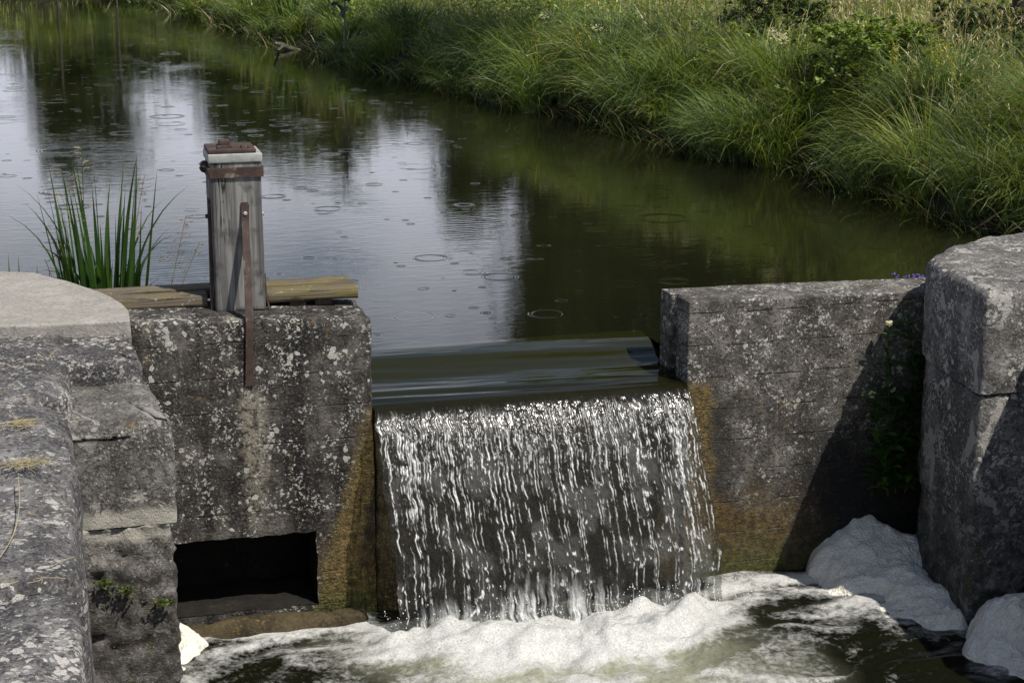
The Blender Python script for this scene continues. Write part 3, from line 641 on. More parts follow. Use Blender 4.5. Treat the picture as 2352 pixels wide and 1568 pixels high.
def prism_stone(poly, z0, z1, r, res, seed, amp=.003, big=.004, rn=4, taper=0., joints=(), fillet=.0):
    """extruded outline (counter-clockwise) with rounded top rim and uneven surface"""
    P = np.asarray(poly, float); Q = np.vstack([P, P[:1]]); seg = np.linalg.norm(np.diff(Q, axis=0), axis=1); L = seg.sum()
    n = int(L / res); s = np.linspace(0, L, n, endpoint=False); cum = np.concatenate([[0], np.cumsum(seg)])
    ring = np.stack([np.interp(s, cum, Q[:, k]) for k in (0, 1)], -1)
    if fillet:
        kk = max(1, int(fillet / res))
        for _ in range(kk): ring = .25 * np.roll(ring, 1, 0) + .5 * ring + .25 * np.roll(ring, -1, 0)
    T = np.roll(ring, -1, 0) - np.roll(ring, 1, 0); T /= np.linalg.norm(T, axis=1)[:, None]; N = np.stack([T[:, 1], -T[:, 0]], -1)
    cen = ring.mean(0); rings = []
    zs = np.arange(z0, z1 - r, res)
    for z in zs:
        off = taper * (z1 - z); jd = 0
        for jz in joints: jd = jd + .012 * np.exp(-((z - jz - .01 * np.sin(s * 7)) / .009) ** 2)
        rings.append(np.concatenate([ring + N * (off - (jd if np.ndim(jd) else jd) * 1.)[:, None] if np.ndim(jd) else ring + N * off, np.full((n, 1), z)], 1))
    rv = r * (1 + .45 * np.clip(fbm(np.concatenate([ring * 6, np.zeros((n, 1))], 1), 3, seed + 2), -.8, 1.))
    for k in range(rn + 1):
        a = k / rn * pi / 2
        rings.append(np.concatenate([ring - N * (rv * (1 - cos(a)))[:, None], (z1 - rv + rv * sin(a))[:, None]], 1))
    top = rings[-1]; m = max(4, int(np.linalg.norm(ring - cen, axis=1).mean() / (res * 1.6)))
    for k in range(1, m):
        f = k / m; xy = top[:, :2] * (1 - f) + cen * f; rings.append(np.concatenate([xy, top[:, 2:] * (1 - f) + z1 * f], 1))
    V = np.stack(rings); i = np.arange(V.shape[0] * n).reshape(V.shape[0], n); j = np.roll(i, -1, 1)
    F = np.stack([i[:-1], j[:-1], j[1:], i[1:]], -1).reshape(-1, 4); V = V.reshape(-1, 3)
    Nn = vnormals(V, F); V = V + Nn * (amp * fbm(V * 28, 3, seed) + big * fbm(V * 3.4, 3, seed + 4))[:, None]
    last = i[-1]; c = len(V); V = np.vstack([V, [[*cen, z1]]])
    return V, F, np.stack([last, np.roll(last, -1), np.full(n, c)], -1)
def add_prism(mb, *a, **k): V, F, T = prism_stone(*a, **k); c = mb.c; mb.add(V, F); mb.F.setdefault(3, []).append(T + c); mb.M.setdefault(3, []).append(np.zeros(len(T))); return mb

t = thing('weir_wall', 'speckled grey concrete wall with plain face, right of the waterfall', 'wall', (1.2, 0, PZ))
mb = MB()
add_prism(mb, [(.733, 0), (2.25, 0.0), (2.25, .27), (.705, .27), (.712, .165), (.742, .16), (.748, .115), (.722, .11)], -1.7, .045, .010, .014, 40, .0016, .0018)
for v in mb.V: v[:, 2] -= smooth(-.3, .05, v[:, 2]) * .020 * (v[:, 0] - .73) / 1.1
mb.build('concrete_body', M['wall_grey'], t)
mb = MB(); V, F = stone_box((.85, -.06, -1.5), (1.9, -.004, -1.168), .015, .02, .003, 9, .005); mb.add(V, F)
mb.build('foot_ledge', M['sill'], t)
o = thing('weir_sill', 'wet brown concrete sill behind the falling sheet of water', 'sill', (.1, .1, PZ))
mb = MB(); V, F = stone_box((-.553, .012, -1.7), (.728, .34, -.306), .02, .02, .003, 11, .006); mb.add(V, F); mb.build('concrete_body', M['sill'], o)

# ------------------------------------------------------------------ left abutment
ab = thing('stone_abutment', 'stepped grey stone abutment with pale slab on top, at left', 'abutment', (-1.75, -.5, PZ))
mb = MB(); V, F = stone_box((-4.2, -.98, -1.9), (-1.685, .9, .118), .075, .022, .004, 51, .009); mb.add(V, F); mb.build('coping_stone', M['stone'], ab)
mb = MB(); V, F = stone_box((-4.2, -2.52, -1.9), (-1.69, -.985, .108), .08, .022, .0045, 52, .012); mb.add(V, F); mb.build('coping_stone', M['stone'], ab)
mb = MB(); V, F = stone_box((-4.2, -4.6, -1.9), (-1.695, -2.525, .112), .08, .03, .0045, 53, .012); mb.add(V, F); mb.build('coping_stone', M['stone'], ab)
mb = MB(); V, F = stone_box((-4.2, -8.5, -1.9), (-1.70, -4.605, .11), .07, .06, .003, 54, .01); mb.add(V, F); mb.build('coping_stone', M['stone'], ab)
mb = MB(); add_prism(mb, [(-1.80, -.17), (-1.462, -.185), (-1.458, .0), (-1.48, .12), (-1.53, .29), (-1.61, .46), (-1.69, .60), (-1.79, .74), (-1.95, .83), (-2.2, .87), (-3.6, .9), (-3.6, -.07), (-2.2, -.085)], .02, .150, .008, .02, 60, .0016, .003); mb.build('cap_slab', M['slab'], ab)
mb = MB(); add_prism(mb, [(-1.78, -.56), (-1.442, -.56), (-1.468, -.16), (-1.478, .1), (-1.78, .3)], -1.7, .098, .028, .018, 61, .004, .006, fillet=.03); mb.build('step_block', M['stone'], ab)
mb = MB(); add_prism(mb, [(-1.78, -1.0), (-1.378, -1.0), (-1.43, -.52), (-1.50, .0), (-1.78, .0)], -.33, .020, .045, .016, 62, .005, .006, fillet=.03); mb.build('step_block', M['stone_face'], ab)
mb = MB(); add_prism(mb, [(-1.79, -.998), (-1.392, -.998), (-1.44, -.52), (-1.51, .0), (-1.79, .0)], -1.8, -.332, .006, .014, 63, .012, .012, fillet=.03); mb.build('lower_course', M['stone_face'], ab)

# ------------------------------------------------------------------ right pier
pr = thing('stone_pier', 'blackened stone pier with rounded pale top, at right edge', 'pier', (2., -.3, PZ))
mb = MB(); add_prism(mb, [(1.618, -.75), (2.7, -.76), (3.4, -.76), (3.4, .38), (2.6, .31), (2.3, .27), (2.09, .20), (1.93, .11), (1.80, 0.), (1.71, -.12), (1.665, -.26), (1.645, -.45)], -.20, .2, .05, .018, 70, .005, .006, fillet=.05); mb.build('top_block', M['pier'], pr)
mb = MB(); add_prism(mb, [(1.622, -.742), (2.7, -.75), (3.4, -.75), (3.4, .36), (2.6, .30), (2.3, .26), (2.09, .19), (1.93, .10), (1.81, -.01), (1.72, -.13), (1.675, -.26), (1.650, -.45)], -.72, -.207, .014, .018, 71, .005, .008, fillet=.05); mb.build('middle_course', M['pier'], pr)
mb = MB(); add_prism(mb, [(1.635, -.742), (2.7, -.75), (3.4, -.75), (3.4, .36), (2.6, .30), (2.3, .26), (2.09, .19), (1.93, .10), (1.82, -.01), (1.73, -.13), (1.685, -.26), (1.66, -.45)], -1.8, -.727, .016, .02, 72, .006, .01, fillet=.05); mb.build('lower_course', M['pier'], pr)
mb = MB(); V, F = stone_box((1.86, -3.2, -1.9), (4.2, -.755, -.60), .03, .025, .005, 73, .012); mb.add(V, F); mb.build('side_wall_stone', M['pier'], pr)
mb = MB(); V, F = stone_box((1.875, -3.2, -.592), (4.2, -.768, .19), .05, .025, .005, 74, .012); mb.add(V, F); mb.build('side_wall_stone', M['pier'], pr)

# ------------------------------------------------------------------ timber post
post = thing('timber_post', 'weathered grey square post with rusty band and metal cap', 'post', (-1.03, .24, .08))
x0, x1, y0, y1 = -1.128, -.937, .158, .345; xc = (x0 + x1) / 2; yc = (y0 + y1) / 2
mb = MB(); V, F = stone_box((x0, y0, .078), (x1, y1, .665), .008, .012, .0008, 80, .0012); mb.add(V, F); mb.build('shaft', M['post'], post)
mb = MB()      # zinc cap: a shallow lid with turned-down rim
mb.rbox((x0 - .006, y0 - .006, .650), (x1 + .006, y1 + .006, .684), .005); mb.build('cap', M['zinc'], post)
mb = MB().rbox((x0 - .003, y0 + .001, .6845), (x1 - .016, y1 - .004, .701), .004); pl = mb.build('top_plate', M['rust_dark'], post)
mb = MB().rbox((-1.085, .215, .700), (-1.043, .262, .728), .005); mb.rbox((-1.092, .208, .700), (-1.036, .27, .708), .003)
b = mb.build('square_nut', M['rust'], post)
for bx, by in ((-1.09, .18), (-1.0, .19), (-.975, .175)):
    MB().tube([(bx, by, .70), (bx, by, .710), (bx, by, .7105)], [.009, .009, .005], 8).build('bolt', M['rust'], post)
# band: four strips round the post with rounded corners
ring = []
for cx_, cy_, a0 in ((x1 + .001, y1 + .001, 0), (x0 - .001, y1 + .001, 90), (x0 - .001, y0 - .001, 180), (x1 + .001, y0 - .001, 270)):
    for k in range(5): a = R(a0 + k * 22.5); ring.append((cx_ + .010 * cos(a) - .002 * np.sign(cx_ - xc), cy_ + .010 * sin(a) - .002 * np.sign(cy_ - yc)))
ring = np.array(ring); n = len(ring); prof = [(0, .595), (0, .632), (-.007, .633), (-.007, .594)]
C_ = np.array([xc, yc]); V = []
for off, z in prof:
    d = ring - C_; V.append(np.concatenate([C_ + d * (1 + off / np.abs(d).max(1))[:, None], np.full((n, 1), z)], 1))
V = np.stack(V); i = np.arange(4 * n).reshape(4, n); ii = np.vstack([i, i[:1]]); jj = np.roll(ii, -1, 1)
F = np.stack([ii[:-1], jj[:-1], jj[1:], ii[1:]], -1).reshape(-1, 4)
MB().add(V.reshape(-1, 3), F).build('band', M['rust'], post, False)
a = np.linspace(-.3, 2 * pi - .6, 18); MB().tube(np.stack([x0 - .014 + .011 * np.cos(a), np.full(18, .24), .628 + .016 * np.sin(a)], -1), .008, 7).build('hook', M['rust_dark'], post)
def strap(pts, wdir, wid, th, name, m):
    P = np.asarray(pts, float); wv = np.asarray(wdir, float); T = np.gradient(P, axis=0); T /= np.linalg.norm(T, axis=1)[:, None]; N = np.cross(T, wv); N /= np.linalg.norm(N, axis=1)[:, None]
    wid = np.broadcast_to(wid, (len(P),))[:, None]
    V = np.stack([P - wv * wid / 2 - N * th / 2, P + wv * wid / 2 - N * th / 2, P + wv * wid / 2 + N * th / 2, P - wv * wid / 2 + N * th / 2], 1); k = len(P)
    i = np.arange(k * 4).reshape(k, 4); j = np.roll(i, -1, 1); F = np.stack([i[:-1], j[:-1], j[1:], i[1:]], -1).reshape(-1, 4)
    F = np.vstack([F, i[0][None, ::-1], i[-1][None]]); return MB().add(V.reshape(-1, 3), F).build(name, m, post, False)
zs = np.array([.500, .47, .43, .38, .30, .22, .15, .10, .075, .05, 0, -.05, -.10, -.15, -.172])
ys = np.interp(zs, [-.2, .06, .085, .44, .51], [-.007, -.007, .0, .150, .1535])
strap(np.stack([np.interp(zs, [-.17, .5], [-1.030, -1.002]), ys, zs], -1), (1, 0, 0), np.interp(zs, [-.17, -.14, .4, .5], [.033, .029, .028, .030]), .007, 'strap', M['rust'])
MB().tube([(-1.004, .152, .458), (-1.004, .142, .458), (-1.004, .141, .458)], [.0085, .0085, .005], 6).build('bolt', M['bolt'], post)
MB().tube([(x1, .23, .44), (x1 + .012, .23, .44), (x1 + .013, .23, .44)], [.008, .008, .004], 6).build('bolt', M['bolt'], post)
strap([(x0 - .006, .20, .51), (x0 - .006, .20, .40), (x0 - .008, .20, .25), (x0 - .010, .20, .12), (x0 - .011, .20, .079)], (0, 1, 0), .035, .010, 'strap', M['rust_dark'])
MB().tube([(x0 - .009, .20, .445), (x0 - .02, .20, .445), (x0 - .021, .20, .445)], [.009, .009, .005], 6).build('bolt', M['rust_dark'], post)
strap([(x1 + .002, .185, .215), (x1 + .004, .185, .13), (x1 + .014, .18, .085), (x1 + .016, .178, .079)], (0, 1, 0), .022, .006, 'strap', M['rust_dark'])

# ------------------------------------------------------------------ plank walkway
wk = thing('plank_walkway', 'low lichen-spotted plank walkway passing behind the grey post', 'walkway', (-1.1, .34, .085))
for lo, hi, m, sd in (((-2.3, .225, .088), (-1.150, .325, .133), 'plank', 1), ((-.930, .228, .088), (-.566, .326, .131), 'plank_y', 2), ((-2.3, .352, .090), (-1.04, .452, .134), 'plank', 3), ((-1.036, .352, .088), (-.572, .450, .132), 'plank_y', 4)):
    V, F = stone_box(lo, hi, .003, .014, .0005, 90 + sd, .0012); MB().add(V, F).build('plank', M[m], wk)
for bx in (-1.40, -.80, -.70): MB().rbox((bx - .035, .24, .066), (bx + .03, .44, .0885), .003).build('support_block', M['rust_dark'], wk)

# ------------------------------------------------------------------ grass and plants
def blades(root, az, length, width, th0, th1, seg=4, pw=1.3, twist=None, taper=.9, belly=0.):
    """ribbons: lean angle runs th0 -> th1 from vertical along the blade; returns V, F"""
    n = len(root); az = np.asarray(az); up = np.zeros((n, seg + 1, 3)); up[:, 0] = root
    h = np.stack([np.sin(az), np.cos(az), np.zeros(n)], -1); zv = np.array([0, 0, 1.])
    for k in range(seg):
        s = ((k + .5) / seg) ** pw; th = (th0 + (th1 - th0) * s)[:, None]
        up[:, k + 1] = up[:, k] + (length / seg)[:, None] * (np.sin(th) * h + np.cos(th) * zv)
    tw = az + pi / 2 + (RNG.normal(0, .7, n) if twist is None else twist)
    wv = np.stack([np.sin(tw), np.cos(tw), RNG.normal(0, .2, n)], -1)
    sk = np.arange(seg) / seg
    wk_ = width[:, None] * ((1 - sk ** 2 * taper) if not belly else np.sin(pi * (.12 + .88 * sk)) ** .8)[None]
    A = up[:, :-1] - wv[:, None] * wk_[..., None] / 2; B = up[:, :-1] + wv[:, None] * wk_[..., None] / 2
    V = np.empty((n, 2 * seg + 1, 3)); V[:, 0:2 * seg:2] = A; V[:, 1:2 * seg:2] = B; V[:, -1] = up[:, -1]
    base = (np.arange(n) * (2 * seg + 1))[:, None]
    quads = np.concatenate([base + np.array([2 * k, 2 * k + 1, 2 * k + 3, 2 * k + 2])[None] for k in range(seg - 1)], 0) if seg > 1 else np.zeros((0, 4), int)
    tri = base + np.array([2 * seg - 2, 2 * seg - 1, 2 * seg])[None]
    return V.reshape(-1, 3), quads, tri
class Blades:
    def __init__(s): s.mb = MB()
    def add(s, *a, mi=None, **k):
        V, Q, T = blades(*a, **k); n = len(a[0]); c = s.mb.c; mi = np.zeros(n, int) if mi is None else mi
        s.mb.V.append(V); s.mb.c += len(V)
        if len(Q): s.mb.F.setdefault(4, []).append(Q + c); s.mb.M.setdefault(4, []).append(np.tile(mi, len(Q) // n))
        s.mb.F.setdefault(3, []).append(T + c); s.mb.M.setdefault(3, []).append(mi)
        return s
GM = ['g_dark', 'g_blue', 'g_mid', 'g_yel', 'g_straw', 'g_brown']; GMS = [M[k] for k in GM]
def pick(n, p): p = np.array(p, float); return RNG.choice(len(p), n, p=p / p.sum())
def in_view(P, pad=120):
    x, y, z = to_px(P); return (z > .5) & (x > -pad) & (x < 2352 + pad) & (y > -pad - 60) & (y < 1568)

# tall sedge tussocks that overhang the water, then the meadow behind
bk = Blades(); rows = []
y = .5
while y < 28:
    near = y < 11
    for row, (dx, dn) in enumerate(((.17, 1.), (.52, 1.), (.95, .7))):
        if row == 2 and not near: continue
        rows.append((float(bank_x(y)) + dx + RNG.normal(0, .10), y + RNG.normal(0, .12), row)); 
    y += (.26 if near else .42) * (1 + .02 * y)
for (tx, ty, row) in rows:
    dist = math.hypot(tx - CAM[0], ty - CAM[1]); n = int(np.clip(5000 / dist, 150, 560)); r_ = RNG.uniform(.07, .17)
    kind = RNG.choice(4, p=[.32, .28, .26, .14]); size = (RNG.uniform(.62, 1.0) if RNG.random() < .6 else RNG.uniform(1.0, 1.4)) * (1 if ty < 9 else .8)
    a = RNG.uniform(0, 2 * pi, n); rr = r_ * np.sqrt(RNG.uniform(0, 1, n)); rx = tx + rr * np.sin(a); ry = ty + rr * np.cos(a)
    rz = np.maximum(ground_z(rx, ry), WZ - .06)
    az = a + RNG.normal(0, .6, n); # outward, biased to the water
    az = np.where(RNG.random(n) < .22, -pi / 2 - .1 + RNG.normal(0, .8, n), az)
    ln = size * RNG.uniform(.38, .78, n); wd = RNG.uniform(.0028, .0062, n) * max(1, dist / 9)
    th0 = np.abs(RNG.normal(.18, .14, n)) + .9 * rr; th1 = RNG.uniform(1.2, 2.7, n)
    p = [[.38, .36, .18, .06, .01, .01], [.22, .58, .13, .05, .01, .01], [.22, .14, .50, .12, .01, .01], [.18, .08, .38, .26, .05, .05]][kind]
    bk.add(np.stack([rx, ry, rz], -1), az, ln, wd, th0, th1, seg=5, pw=1.25, mi=pick(n, p))
# finer thatch hanging at the water's edge
yy = .5 + 26 * RNG.uniform(0, 1, 1800) ** 1.6
xx = bank_x(yy) + RNG.normal(.02, .10, len(yy)); dd = np.hypot(xx - CAM[0], yy - CAM[1])
bk.add(v3(xx, yy, np.maximum(ground_z(xx, yy), WZ - .03)), -pi / 2 + RNG.normal(0, .8, len(yy)), RNG.uniform(.15, .5, len(yy)), RNG.uniform(.002, .004, len(yy)) * np.maximum(1, dd / 9), np.abs(RNG.normal(.5, .3, len(yy))), RNG.uniform(1.2, 2.6, len(yy)), seg=4, mi=pick(len(yy), [.4, .1, .25, .1, .08, .12]))
tag(bk.mb.build('bank_sedge', GMS), kind='stuff')

md = Blades()
def meadow_pts(n, x_hi=16, y_hi=30):
    d = CAM[1] * 0 + 5.5 + 30 * RNG.uniform(0, 1, n) ** 1.35; a = YAW + RNG.uniform(-.33, .34, n)
    P = v3(CAM[0] + d * np.sin(a), CAM[1] + d * np.cos(a)); x, y_ = P[:, 0], P[:, 1]
    off = x - bank_x(y_); ok = (off > .28) & (y_ > .55) | ((y_ > 27.6) & (off > -4))
    P = P[ok]; P[:, 2] = ground_z(P[:, 0], P[:, 1]); return P
def patch(P, sc, seed): return fbm(P * np.array([sc, sc, 0]), 3, seed)
P = meadow_pts(150000); P = P[in_view(P, 160)]; n = len(P); dd = np.linalg.norm(P - CAM, axis=1)
dry = smooth(-.1, .7, patch(P, .45, 300) + .10 * (P[:, 0] - 3.5)); hgt = .75 + .35 * patch(P, .8, 301)
mi = pick(n, [.25, .10, .40, .17, .05, .03]); mi = np.where(RNG.random(n) < dry * .55, RNG.choice([3, 4, 5], n, p=[.45, .3, .25]), mi)
md.add(P, RNG.uniform(0, 2 * pi, n), RNG.uniform(.16, .44, n) * hgt, RNG.uniform(.0028, .0058, n) * np.maximum(1, dd / 9.5), np.abs(RNG.normal(.12, .16, n)), RNG.uniform(.35, 1.7, n), seg=3, pw=1.5, mi=mi)
# broad herb leaves
P = meadow_pts(150000); P = P[in_view(P, 160)]; P = P[patch(P, .7, 305) > -.2]; n = len(P); dd = np.linalg.norm(P - CAM, axis=1)
P[:, 2] += RNG.uniform(.10, .40, n)
md.add(P, RNG.uniform(0, 2 * pi, n), RNG.uniform(.025, .06, n) * np.maximum(1, dd / 12), RNG.uniform(.012, .024, n) * np.maximum(1, dd / 12), RNG.uniform(.4, 1.4, n), RNG.uniform(1.2, 2.2, n), seg=2, belly=1., mi=pick(n, [.20, .10, .42, .28, 0, 0]))
# flowering grass: thin stems with nodding straw-coloured panicles
P = meadow_pts(26000); P = P[in_view(P, 160)]; dry = patch(P, .45, 300) + .10 * (P[:, 0] - 3.5); P = P[RNG.random(len(P)) < .15 + .75 * smooth(-.2, .6, dry)]
n = len(P); dd = np.linalg.norm(P - CAM, axis=1); az = RNG.uniform(0, 2 * pi, n); ln = RNG.uniform(.40, .72, n); th0 = np.abs(RNG.normal(.05, .06, n)); th1 = RNG.uniform(.15, .8, n)
md.add(P, az, ln, np.full(n, .0022) * np.maximum(1, dd / 10), th0, th1, seg=4, pw=2.2, taper=.5, mi=pick(n, [0, 0, .2, .2, .45, .15]))
tip = md.mb.V[-1].reshape(n, 9, 3)[:, -1]; prev = md.mb.V[-1].reshape(n, 9, 3)[:, 6]
for k in range(7):
    f = RNG.uniform(0, 1.1, n)[:, None]; q_ = prev + (tip - prev) * f
    md.add(q_, az + RNG.normal(0, 1.0, n), RNG.uniform(.025, .06, n), RNG.uniform(.003, .006, n) * np.maximum(1, dd / 10), RNG.uniform(.2, .9, n), RNG.uniform(.8, 2.0, n), seg=2, belly=1., mi=pick(n, [0, 0, 0, .15, .55, .3]))
tag(md.mb.build('meadow_grass', GMS), kind='stuff')

# left bank and far bank: rough grass out of the picture, so that the place holds together
lb = Blades(); n = 5000; yy = RNG.uniform(1.2, 30, n); xx = left_x(yy) - RNG.uniform(-.1, 1.6, n)
lb.add(v3(xx, yy, ground_z(xx, yy)), RNG.uniform(0, 2 * pi, n), RNG.uniform(.25, .6, n), RNG.uniform(.005, .01, n), np.abs(RNG.normal(.2, .2, n)), RNG.uniform(.6, 1.8, n), seg=3, mi=pick(n, [.3, .2, .35, .1, .05, 0]))
n = 7000; xx = RNG.uniform(-7, 2.0, n); yy = 26.6 + RNG.uniform(0, 2.5, n); k = ground_z(xx, yy) > WZ - .05; xx, yy = xx[k], yy[k]; n = len(xx)
lb.add(v3(xx, yy, ground_z(xx, yy)), RNG.uniform(0, 2 * pi, n), RNG.uniform(.1, .3, n), RNG.uniform(.01, .018, n), np.abs(RNG.normal(.2, .2, n)), RNG.uniform(.6, 1.8, n), seg=3, mi=pick(n, [.1, .1, .4, .4, 0, 0]))
tag(lb.mb.build('bank_grass', GMS), kind='stuff')

# ---- reed clump at the left
def reed_clump(name, label, cx_, cy_, n, hmax, spread, group=None, lean=0., seeds=0, cat='reeds', wid=.011, d=.35):
    t = thing(name, label, cat, (cx_, cy_, WZ - .02), group); b = Blades()
    a = RNG.uniform(0, 2 * pi, n); rr = spread * np.sqrt(RNG.uniform(0, 1, n)); root = v3(cx_ + rr * np.sin(a), cy_ + .6 * rr * np.cos(a), WZ - .03)
    az = np.where(RNG.random(n) < .6, np.sign(np.sin(a)) * pi / 2 + RNG.normal(0, .5, n), a) 
    ln = hmax * RNG.uniform(.42, 1.0, n); bent = RNG.random(n) < d
    th0 = np.abs(RNG.normal(.03, .04, n)) + .06 * rr / spread; th1 = np.where(bent, RNG.uniform(.9, 2.2, n), RNG.uniform(.05, .32, n))
    b.add(root, az, ln, wid * RNG.uniform(.7, 1.25, n), th0, th1, seg=9, pw=1.9, twist=RNG.normal(0, .8, n), taper=1., mi=pick(n, [.55, .45, 0]))
    b.mb.build('foliage', [M['reed'], M['reed_d'], M['g_straw']], t)
    return t
reed_clump('reed_clump', 'tall green reed clump growing out of the water beside the pale slab', -1.515, 1.18, 96, .86, .155, wid=.021, d=.24)
def panicle(t, base, tip, bend, nb, ln, m, name='seed_head', r=.0026):
    P = np.linspace(0, 1, 12)[:, None]; base = np.array(base, float); tip = np.array(tip, float)
    C_ = base + (tip - base) * P + np.array(bend) * np.sin(P * pi) * .5 + np.array(bend) * P ** 3
    MB().tube(C_, np.linspace(r, r * .5, 12), 5).build('stem', M['g_brown'] if m == 'g_brown' else M['reed_d'], t)
    b = Blades(); mb = b.mb
    for k in range(nb):
        f = .55 + .45 * k / nb; p0 = np.array([np.interp(f, P[:, 0], C_[:, j]) for j in range(3)]); a = RNG.uniform(0, 2 * pi); l = ln * (1.25 - f) * RNG.uniform(1., 1.9)
        q_ = p0 + l * np.array([sin(a) * .8, cos(a) * .5, .55]); q2 = q_ + l * np.array([sin(a) * .5, cos(a) * .3, -.15])
        mb.tube([p0, (p0 + q_) / 2 + (0, 0, .004), q_, q2], .0011, 3, cap=False)
        for e in range(5):
            s_ = p0 + (q2 - p0) * RNG.uniform(.4, 1.); b.add(s_[None], np.array([a + RNG.normal(0, .6)]), np.array([RNG.uniform(.010, .020)]), np.array([.0055]), np.array([.8]), np.array([1.8]), seg=2, belly=1.)
    mb.build(name, M[m], t)
pg = thing('seeding_grass', 'thin grass with open purple-brown panicle, right of the reed clump', 'grass', (-1.24, 1.2, WZ), None)
panicle(pg, (-1.275, 1.2, WZ), (-1.165, 1.2, .265), (.02, 0, .01), 16, .055, 'g_brown')
panicle(pg, (-1.27, 1.2, WZ), (-1.12, 1.22, .13), (.03, 0, .02), 8, .045, 'g_brown')
b = Blades(); b.add(v3([-1.28, -1.28, -1.27, -1.31], [1.2] * 4, [WZ] * 4), np.array([pi / 2, pi / 2 - .4, pi / 2 + .3, -pi / 2]), np.array([.42, .36, .3, .32]), np.array([.008, .007, .007, .006]), np.array([.05, .2, .6, .3]), np.array([2.3, 1.9, 1.7, 1.8]), seg=8, pw=1.2, twist=np.array([.3, -.2, .2, .1])); b.mb.build('foliage', [M['reed_d']], pg)
pg = thing('seeding_grass', 'feathery straw-coloured grass head arching over the reed clump tops', 'grass', (-1.56, 1.22, WZ))
panicle(pg, (-1.58, 1.2, WZ), (-1.52, 1.2, .60), (-.05, 0, .0), 16, .06, 'g_straw'); panicle(pg, (-1.55, 1.25, WZ), (-1.60, 1.2, .52), (-.06, 0, -.01), 14, .06, 'g_straw'); panicle(pg, (-1.47, 1.2, WZ), (-1.36, 1.25, .45), (.05, 0, 0), 14, .055, 'g_brown')
dk = thing('dry_stalk', 'two bare brown stalks with one curled tip, left of the reed clump', 'stalk', (-1.72, 1.2, WZ))
for pts in ([(-1.66, 1.2, WZ), (-1.70, 1.2, -.05), (-1.745, 1.2, .10), (-1.752, 1.2, .115)], [(-1.64, 1.2, WZ), (-1.665, 1.2, 0.), (-1.69, 1.2, .14), (-1.68, 1.2, .175), (-1.655, 1.2, .18), (-1.66, 1.2, .155), (-1.70, 1.2, .13), (-1.74, 1.2, .10)]):
    P = np.array(pts); k = np.linspace(0, len(P) - 1, 24); Q = np.stack([np.interp(k, range(len(P)), P[:, j]) for j in range(3)], -1)
    for _ in range(2): Q[1:-1] = .25 * Q[:-2] + .5 * Q[1:-1] + .25 * Q[2:]
    MB().tube(Q, np.linspace(.0028, .0014, 24), 5).build('stem', M['g_brown'], dk)
for (px, py0, lab) in ((17, 580, 'short green reed shoot with cut pale tip, leftmost behind the slab'), (40, 585, 'short green reed shoot, second from left behind the pale slab'), (83, 605, 'tiny reed shoot behind the slab between shoots and reed clump'), (111, 612, 'smallest reed shoot just left of the two dry stalks')):
    p = atY(px, py0, 1.25); tl = p[2] - WZ
    t = thing('reed_shoot', lab, 'reed', (p[0], 1.25, WZ), 'reed shoots behind the slab')
    b = Blades(); b.add(v3([p[0], p[0] + .004], [1.25, 1.25], [WZ - .02] * 2), np.array([.3, -2.]), np.array([tl + .02, tl * .8]), np.array([.011, .009]), np.array([.0, .02]), np.array([.06, .1]), seg=4, twist=np.array([.0, .1]), taper=.7); b.mb.build('foliage', [M['reed']], t)
b = Blades(); p = atY(4, 470, 1.3); t = thing('reed_shoot', 'dark reed leaves leaning in at the left picture edge', 'reed', (p[0] - .08, 1.3, WZ), 'reed shoots behind the slab')
b.add(v3([p[0] - .07] * 3, [1.3] * 3, [WZ - .02] * 3), np.array([pi / 2, pi / 2, -pi / 2]), np.array([.62, .5, .6]), np.array([.012] * 3), np.array([.05, .1, .05]), np.array([.25, .35, .3]), seg=6, twist=np.zeros(3)); b.mb.build('foliage', [M['reed_d']], t)

# ---- leafy plants in the shaded corner of the right wall
def leafy_plant(label, base, tips, nl, ll, flower):
    t = thing('leafy_plant', label, 'plant', base, 'leafy plants in the wall corner'); b = Blades()
    for tip in tips:
        base_ = np.array(base) + RNG.normal(0, .015, 3) * (1, .3, 0); P = np.linspace(0, 1, 14)[:, None]; C_ = base_ + (np.array(tip) - base_) * P + np.array([RNG.normal(0, .03), -.03, 0]) * np.sin(P * pi)
        MB().tube(C_, np.linspace(.004, .002, 14), 5).build('stem', M['herb'], t)
        m = nl; f = np.sort(RNG.uniform(.02, 1, m)); root = np.stack([np.interp(f, P[:, 0], C_[:, j]) for j in range(3)], -1)
        az = np.arange(m) * 2.4 + RNG.normal(0, .4, m); L = ll * (1.15 - .65 * f) * RNG.uniform(.7, 1.2, m)
        b.add(root, az, L, L * .27, RNG.uniform(.5, 1.1, m), RNG.uniform(1.5, 2.5, m), seg=5, belly=1., twist=RNG.normal(0, .25, m), mi=pick(m, [.6, .4]))
        if flower:
            c = np.array(tip); mb = MB()
            for e in range(14):
                d = RNG.normal(0, 1, 3); d /= np.linalg.norm(d); mb.rbox(c + d * .011 - .0045, c + d * .011 + .0045, .002)
            mb.build('flower_head', M['fl_cream'], t)
    b.mb.build('foliage', [M['reed_d'], M['reed']], t)
pA = atY(2065, 1130, -.10); leafy_plant('leafy green plant with cream flower head, rooted in the dark wall corner', tuple(pA), [tuple(atY(2042, 742, -.07)), tuple(atY(2048, 892, -.09))], 70, .115, True)
pB = atY(2090, 1100, -.08); leafy_plant('taller leafy plant without flowers, touching the pier side', tuple(pB), [tuple(atY(2084, 718, -.06)), tuple(atY(2110, 800, -.05))], 80, .12, False)
pC = atY(2050, 1140, -.13); leafy_plant('low drooping leafy plant with small pale bud above the foam', tuple(pC), [tuple(atY(2003, 905, -.12))], 70, .115, True)

